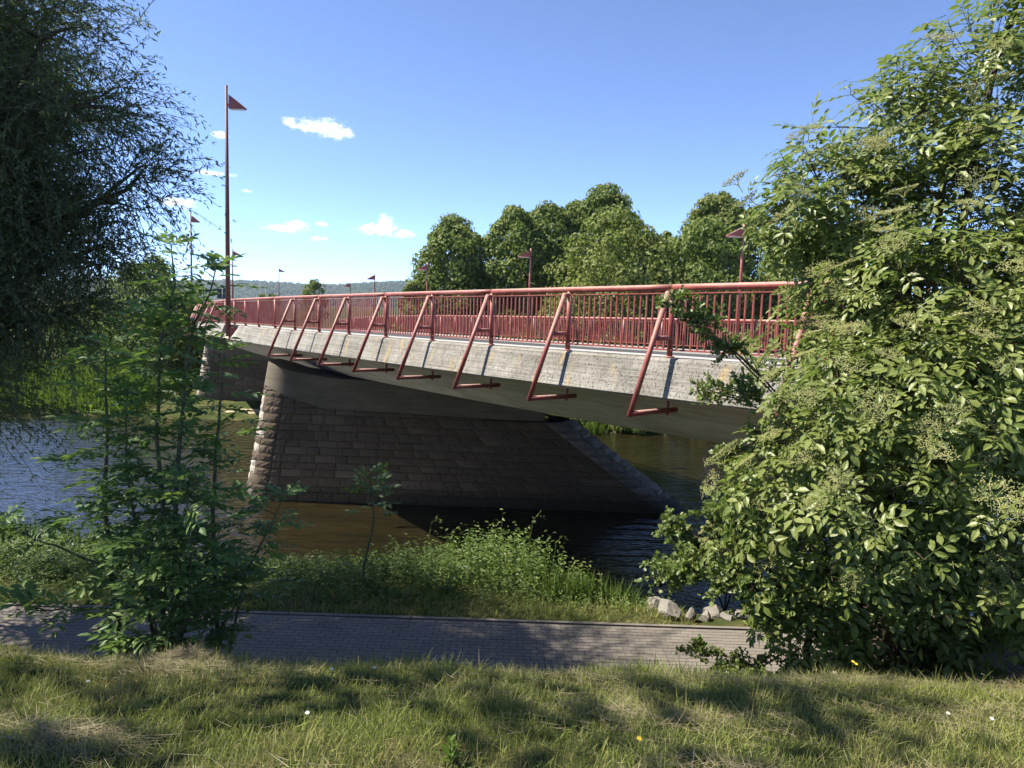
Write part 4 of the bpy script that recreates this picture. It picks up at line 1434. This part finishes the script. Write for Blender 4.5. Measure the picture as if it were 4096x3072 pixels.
# ---- weeds (nettles, herbs) on the bank between path and water
def weeds(name, n, xf, yf, hf, mat, leaf, label, lpp=15, seed=1):
    r = np.random.default_rng(seed)
    x = r.uniform(*xf, n); y = r.uniform(*yf, n)
    h = hf(x, y) * r.uniform(.5, 1.18, n)
    ok = h > .08
    x, y, h = x[ok], y[ok], h[ok]; n = len(x)
    z = ground_z(x, y) - .03
    lean = r.normal(size=(n, 2)) * .14
    k = lpp
    t = np.linspace(.22, 1, k)[None, :] ** .9
    px = x[:, None] + lean[:, :1] * h[:, None] * t ** 1.5
    py = y[:, None] + lean[:, 1:] * h[:, None] * t ** 1.5
    pz = z[:, None] + h[:, None] * t
    P = np.stack([px, py, pz], -1).reshape(-1, 3)
    an = r.uniform(0, 6.28, n)[:, None] + np.arange(k)[None] * 1.9
    D = np.stack([np.cos(an), np.sin(an), r.uniform(-.25, .55, (n, k))], -1).reshape(-1, 3)
    Sz = (leaf * (1.15 - .55 * t) * r.uniform(.75, 1.25, (n, k))).ravel()
    V1, F1 = scatter(*leaf4(1, .42, .15, .18), frames(norm(D), np.array([0, 0, 1.]) + r.normal(size=D.shape) * .35), P, Sz)
    # stems as thin blades
    b = np.stack([x, y, z], -1); e = np.stack([px[:, -1], py[:, -1], pz[:, -1]], -1)
    V2, F2 = scatter(*leaf4(1, .012, .2, .0), frames(norm(e - b), r.normal(size=(n, 3))), b, np.linalg.norm(e - b, axis=1))
    V = np.concatenate([V1, V2]); F = np.concatenate([F1, F2 + len(V1)])
    return new_obj(name, np_mesh(name, V, F, mat), label=label, kind='stuff')


def bank_h(x, y):
    h = np.interp(x, [-20, -9, -6, -4.7, -2.7, -1.9, -.2, .5, .9, 1.5, 2.0, 2.6, 3.1], [.75, .6, .5, .55, .75, .95, 1.30, 1.15, 1.0, .85, .6, .35, 0])
    return h * np.clip((y - 12.0) / 1.0, .15, 1) * np.clip((18.6 - y) / 2.5, .2, 1) * np.where(x > .8, np.clip((15.2 - y) / 1.2, .1, 1), 1)


weeds('bank_weeds', 3000, (-13, 3.2), (12.2, 17.5), bank_h, M_WEED, .15, 'thick nettles and herbs on the bank between the path and the water')
weeds('path_edge_herbs', 1100, (-12, 3.0), (11.6, 13.0), lambda x, y: .28 + 0 * x, M_WEED, .08, 'low leafy herbs along the far edge of the path', 7, 2)
weeds('upstream_bank_weeds', 1500, (-26, -10), (13, 21.5), lambda x, y: .8 + .2 * np.sin(x), M_WEED, .13, 'dark weeds along the near bank upstream', 12, 3)
reeds('bank_grass', (.6, 2.4), (12.2, 13.8), 1700, .15, .75, M_WEED, .03, .35, label='pale tall grass where the bank weeds slope down to the rocks', kind='stuff')
reeds('near_reeds', (-17, -10.5), (18.5, 20.8), 700, .8, 1.7, M_WILL, .04, .15, label='dark reeds standing at the near waterline upstream', kind='stuff')
# tall herbs standing out of the weeds
GH = 'tall herb stalks in the bank weeds'
for x, y, h, lb in ((.42, 13.6, 1.65, 'tall bent herb stalk above the highest bank weeds'), (-1.6, 13.8, 1.5, 'tall curved grass stalk beside the young walnut tree'), (.95, 14.2, 1.35, 'thin dark seed stalk at the right slope of the bank weeds')):
    z = gz(x, y)
    m = MB()
    pts = [(x, y, z), (x + .02, y, z + h * .6), (x + .08, y, z + h * .9), (x + .2, y, z + h), (x + .3, y, z + h * .93)]
    m.tube(pts, [.006, .005, .004, .003, .002], 4, False)
    k = 12
    P = np.array([[np.interp(t, np.linspace(0, 1, 5), np.array(pts)[:, j]) for j in range(3)] for t in np.linspace(.4, 1, k)])
    V, F = scatter(*leaf4(1, .35, .1, .2), frames(norm(rnd(k)), rnd(k)), P, rng.uniform(.05, .1, k))
    m.add(V, F)
    tag(m.obj('herb_stalk', M_WEED), lb, 'herb', GH)


# ---- rocks
def rock(loc, sx, sy, sz, mat, label, group, sub=2):
    v, f = ico_sub(sub)
    r = np.random.default_rng(int(abs(loc[0] * 1000 + loc[1] * 77)) % 99999)
    # chop with random planes for flat facets
    for k in range(14):
        nrm = norm(r.normal(size=3)); dd = r.uniform(.42, .75)
        pr = v @ nrm
        v = np.where((pr > dd)[:, None], v - (pr - dd)[:, None] * nrm, v)
    v = v * (sx, sy, sz) + r.normal(size=v.shape) * .018 * min(sx, sz)
    o = new_obj('rock', np_mesh('rock', v, f, mat), None, loc)
    o.rotation_euler = (r.uniform(-.3, .3), r.uniform(-.3, .3), r.uniform(0, 6))
    return tag(o, label, 'rock', group)


def ico_sub(n):
    p = (1 + 5 ** .5) / 2
    v = [(-1, p, 0), (1, p, 0), (-1, -p, 0), (1, -p, 0), (0, -1, p), (0, 1, p), (0, -1, -p), (0, 1, -p), (p, 0, -1), (p, 0, 1), (-p, 0, -1), (-p, 0, 1)]
    f = [(0, 11, 5), (0, 5, 1), (0, 1, 7), (0, 7, 10), (0, 10, 11), (1, 5, 9), (5, 11, 4), (11, 10, 2), (10, 7, 6), (7, 1, 8), (3, 9, 4), (3, 4, 2), (3, 2, 6), (3, 6, 8), (3, 8, 9), (4, 9, 5), (2, 4, 11), (6, 2, 10), (8, 6, 7), (9, 8, 1)]
    v = [tuple(norm(np.array(a))) for a in v]
    for _ in range(n):
        cache = {}; nf_ = []
        def mid(a, b):
            k = (min(a, b), max(a, b))
            if k not in cache:
                v.append(tuple(norm((np.array(v[a]) + np.array(v[b])) / 2))); cache[k] = len(v) - 1
            return cache[k]
        for a, b, c in f:
            x, y, z = mid(a, b), mid(b, c), mid(c, a)
            nf_ += [(a, x, z), (b, y, x), (c, z, y), (x, y, z)]
        f = nf_
    return np.array(v, float), np.array(f)


GR = 'pale rocks beside the path'
for x, y, sx, sy, sz, lb in ((2.72, 11.55, .33, .26, .22, 'largest pale rock at the end of the weeds beside the path'),
                             (2.62, 12.0, .26, .24, .27, 'tall pale rock behind the largest one'),
                             (3.15, 11.5, .14, .2, .2, 'small dark-faced pale rock between the two rock groups'),
                             (3.42, 11.6, .24, .18, .13, 'flat pale rock beside the path'),
                             (3.62, 11.95, .26, .22, .24, 'upright pale rock at the back of the small rock pile'),
                             (3.80, 11.6, .17, .16, .13, 'pale rock at the path edge next to the hawthorn twig'),
                             (4.08, 11.65, .22, .18, .20, 'pale rock half hidden by the hawthorn leaves')):
    sx, sy, sz = sx * .85, sy * .85, sz * .85
    rock((x, y, float(ground_z(x, y)) + sz * .4), sx, sy, sz, M_ROCK, lb, GR)
GD = 'dark wet stones at the near waterline'
r_ = random.Random(11)
for k in range(34):
    x = r_.uniform(2.6, 7.5); y = r_.uniform(15.5, 19.4)
    s_ = r_.uniform(.14, .36)
    rock((x, y, max(float(ground_z(x, y)), -.05) + s_ * .15), s_ * 1.3, s_, s_ * .6, M_DROCK, 'dark stone in the rubble at the water edge beyond the pale rocks', GD, 1)
for x, y, s_, lb in ((4.55, 20.6, .20, 'small dark stone standing alone in the blue water'), (5.05, 20.9, .17, 'smaller dark stone in the water beside the lone one')):
    rock((x, y, .03), s_ * 1.4, s_, s_ * .6, M_DROCK, lb, GD, 1)


# ---- grass
M_HAY = mat_grass('dry_hay', [(0, (.17, .14, .08)), (.5, (.26, .22, .13)), (1, (.36, .31, .20))])


def blade_t():
    V = [(-.5, 0, 0), (.5, 0, 0), (-.42, .4, .02), (.42, .4, .02), (-.25, .75, .10), (.25, .75, .10), (0, 1, .22)]
    T = [(0, 1, 3), (0, 3, 2), (2, 3, 5), (2, 5, 4), (4, 5, 6)]
    return np.array(V, float), np.array(T)


def grass(name, n, xs, ys, h0, h1, w, mat, label, lean=.35, seed=5, tuft=0.0, hfun=None):
    r = np.random.default_rng(seed)
    x = r.uniform(*xs, n); y = r.uniform(*ys, n)
    z = ground_z(x, y) - .008
    pat = .5 + .5 * np.sin(x * 3.1 + np.sin(y * 2.3) * 2) * np.sin(y * 4.2 + x)
    h = r.uniform(h0, h1, n) * (.7 + .6 * pat) * np.where(r.random(n) < tuft, 1.9, 1)
    if hfun is not None: h = h * hfun(x, y)
    d = norm(np.array([0, 0, 1.]) + r.normal(size=(n, 3)) * lean)
    M = frames(d, r.normal(size=(n, 3)))
    tv, tf = blade_t()
    sc_ = np.stack([np.full(n, w) * r.uniform(.6, 1.3, n), h, h], -1)
    V = np.einsum('nij,nvj->nvi', M, tv[None] * sc_[:, None, :]) + np.stack([x, y, z], -1)[:, None]
    F = (tf[None] + (np.arange(n) * len(tv))[:, None, None]).reshape(-1, 3)
    return new_obj(name, np_mesh(name, V.reshape(-1, 3), F, mat), label=label, kind='stuff')


grass('meadow_grass', 120000, (-5.2, 5.2), (2.3, 5.3), .035, .095, .0042, M_GRASS, 'short mown grass with dry patches on the bank in the foreground', .45, 5, .05)
grass('tall_grass', 4600, (-5.5, 5.2), (4.45, 5.3), .07, .15, .006, M_GRASS, 'taller grass blades along the top edge of the foreground bank', .22, 6)
grass('slope_grass', 16000, (-7, 7), (5.3, 8.3), .10, .2, .008, M_GRASS, 'grass on the hidden slope down to the path', .35, 7)
grass('verge_grass', 26000, (-14, 3.2), (11.1, 13.2), .06, .15, .010, M_GRASS, 'grass verge between the path and the bank weeds', .45, 8, .05)
grass('upper_grass', 9000, (-7, 7), (-2, 2.3), .05, .12, .008, M_GRASS, 'grass on the top of the bank around the viewpoint', .4, 9)


# ---- hay: dry mown stalks lying in wisps
def hay(n, spots, seed=4):
    r = np.random.default_rng(seed)
    idx = r.integers(0, len(spots), n)
    sp = np.array(spots)[idx]
    x = sp[:, 0] + r.normal(size=n) * sp[:, 2]; y = sp[:, 1] + r.normal(size=n) * sp[:, 3]
    keep = y < 5.0
    x, y, sp = x[keep], y[keep], sp[keep]; n = len(x)
    hump = np.exp(-(((x - sp[:, 0]) / sp[:, 2]) ** 2 + ((y - sp[:, 1]) / sp[:, 3]) ** 2) / 2) * sp[:, 4]
    z = ground_z(x, y) + .02 + hump * r.random(n) + r.random(n) * .02
    an = r.normal(size=n) * .9 + np.where(r.random(n) < .5, 0, 2.6)
    d = np.stack([np.cos(an), np.sin(an) * .8, r.normal(size=n) * .10], -1)
    tv, tf = blade_t()
    L = r.uniform(.05, .17, n)
    M = frames(norm(d), np.array([0, 0, 1.]) + r.normal(size=(n, 3)) * .4)
    sc_ = np.stack([r.uniform(.0012, .0026, n), L, L * .25], -1)
    V = np.einsum('nij,nvj->nvi', M, tv[None] * sc_[:, None, :]) + np.stack([x, y, z], -1)[:, None]
    F = (tf[None] + (np.arange(n) * len(tv))[:, None, None]).reshape(-1, 3)
    new_obj('mown_hay', np_mesh('mown_hay', V.reshape(-1, 3), F, M_HAY), label='dry wisps of mown hay lying on the short grass', kind='stuff')


hay(15000, [(-2.1, 4.55, .12, .08, .10), (-2.0, 4.15, .35, .12, .05), (-2.9, 3.1, .30, .14, .05), (-3.0, 2.75, .25, .1, .05), (-1.9, 2.9, .2, .1, .03), (-.3, 2.6, .35, .1, .04),
             (.4, 2.55, .18, .06, .06), (1.0, 2.75, .25, .1, .06), (1.9, 2.9, .16, .06, .05), (1.3, 4.2, .7, .2, .03), (0, 4.2, 1.2, .25, .02), (2.2, 4.3, .6, .18, .04),
             (3.3, 4.55, .55, .14, .10), (4.0, 4.5, .4, .16, .10), (2.6, 3.7, .5, .15, .03), (-3.4, 4.3, .5, .15, .03), (0, 3.3, 2.5, .6, .015), (.9, 3.5, .5, .15, .03)])

# ---- daisies and other small flowers
M_PETAL = mat_plain('white_petals', (.75, .74, .70), .6, .3, .08, 40)
M_YEL = mat_plain('yellow_flower', (.62, .44, .03), .6, .3, .1, 40)
GDY = 'white daisies in the grass'


def daisy(x, y, label, pet, cat='flower', group=GDY, r=.012, h=.07):
    z = float(ground_z(x, y))
    root = empty('daisy' if pet is M_PETAL else 'buttercup', (x, y, z), label=label, cat=cat, group=group)
    m = MB(); m.tube([(0, 0, -.01), (.004, 0, h * .6), (.0, -.004, h)], .0012, 4, False)
    new_obj('stem', m.mesh('stem', M_GRASS), root, (0, 0, 0))
    k = 12
    an = np.arange(k) * 2 * np.pi / k
    V, F = scatter(*leaf4(1, .45, .1, .05), frames(np.stack([np.cos(an), np.sin(an) * .8, np.full(k, .25) + np.sin(an) * .3], -1), np.tile((0, -.5, 1.), (k, 1))), np.tile((0, -.004, h), (k, 1)), np.full(k, r))
    new_obj('petals', np_mesh('petals', V, F, pet), root, (0, 0, 0))
    v, f = ico_sub(1)
    new_obj('centre', np_mesh('centre', v * (.004, .004, .003) + (0, -.005, h + .001), f, M_YEL), root, (0, 0, 0))


for x, y, lb in ((-1.02, 4.05, 'white daisy in the grass near the sunlit patch, left one'), (-.78, 4.12, 'white daisy at the top of the sunlit patch'), (2.45, 3.7, 'white daisy in the shade in front of the hay by the elder'),
                 (2.62, 3.6, 'second white daisy beside the one in front of the hay'), (-2.3, 3.75, 'lone white daisy in the shaded grass by the ash sapling'), (-.95, 3.3, 'small white flower left of the leafy seedling')):
    daisy(x, y, lb, M_PETAL)
for x, y, lb in ((.62, 3.0, 'small yellow buttercup in the middle of the grass'), (2.55, 4.95, 'yellow flower at the foot of the elder bush'), (2.6, 5.0, 'second yellow flower at the foot of the elder bush')):
    daisy(x, y, lb, M_YEL, 'flower', 'yellow flowers in the grass', .014, .09 if y < 4 else .2)

# leafy seedling in the middle of the grass
sx_, sy_ = -.22, 2.95
sd = empty('seedling', (sx_, sy_, gz(sx_, sy_)), label='bright green leafy seedling in the middle of the short grass', cat='plant')
m = MB(); m.tube([(0, 0, 0), (.005, 0, .08), (.0, 0, .15)], .0022, 5, False); new_obj('stem', m.mesh('stem', M_WEED), sd, (0, 0, 0))
lm = np_mesh('leaf', *leaf_tmpl(.06, .035, .1, .01), M_REED)
for k in range(11):
    o = bpy.data.objects.new('leaf', lm); COL.objects.link(o); o.parent = sd
    o.location = (0, 0, .05 + .0095 * k); o.rotation_euler = (rad(25 + 3 * k), 0, k * 2.4); o.scale = [1.1 - .04 * k] * 3

# ------------------------------------------------------------------ air
HAZE_TOP = 150
m = MB(); m.box((0, 1580, (HAZE_TOP - 3) / 2), 4400, 3560, HAZE_TOP + 3)
t = NT('haze_air')
pv = t.n('ShaderNodeVolumePrincipled', Density=.00010)
pv.inputs['Color'].default_value = (.72, .84, 1.0, 1)
pv.inputs['Anisotropy'].default_value = .2
t.l(pv.outputs[0], t.out.inputs['Volume'])
m.obj('haze', t.m, kind='stuff')
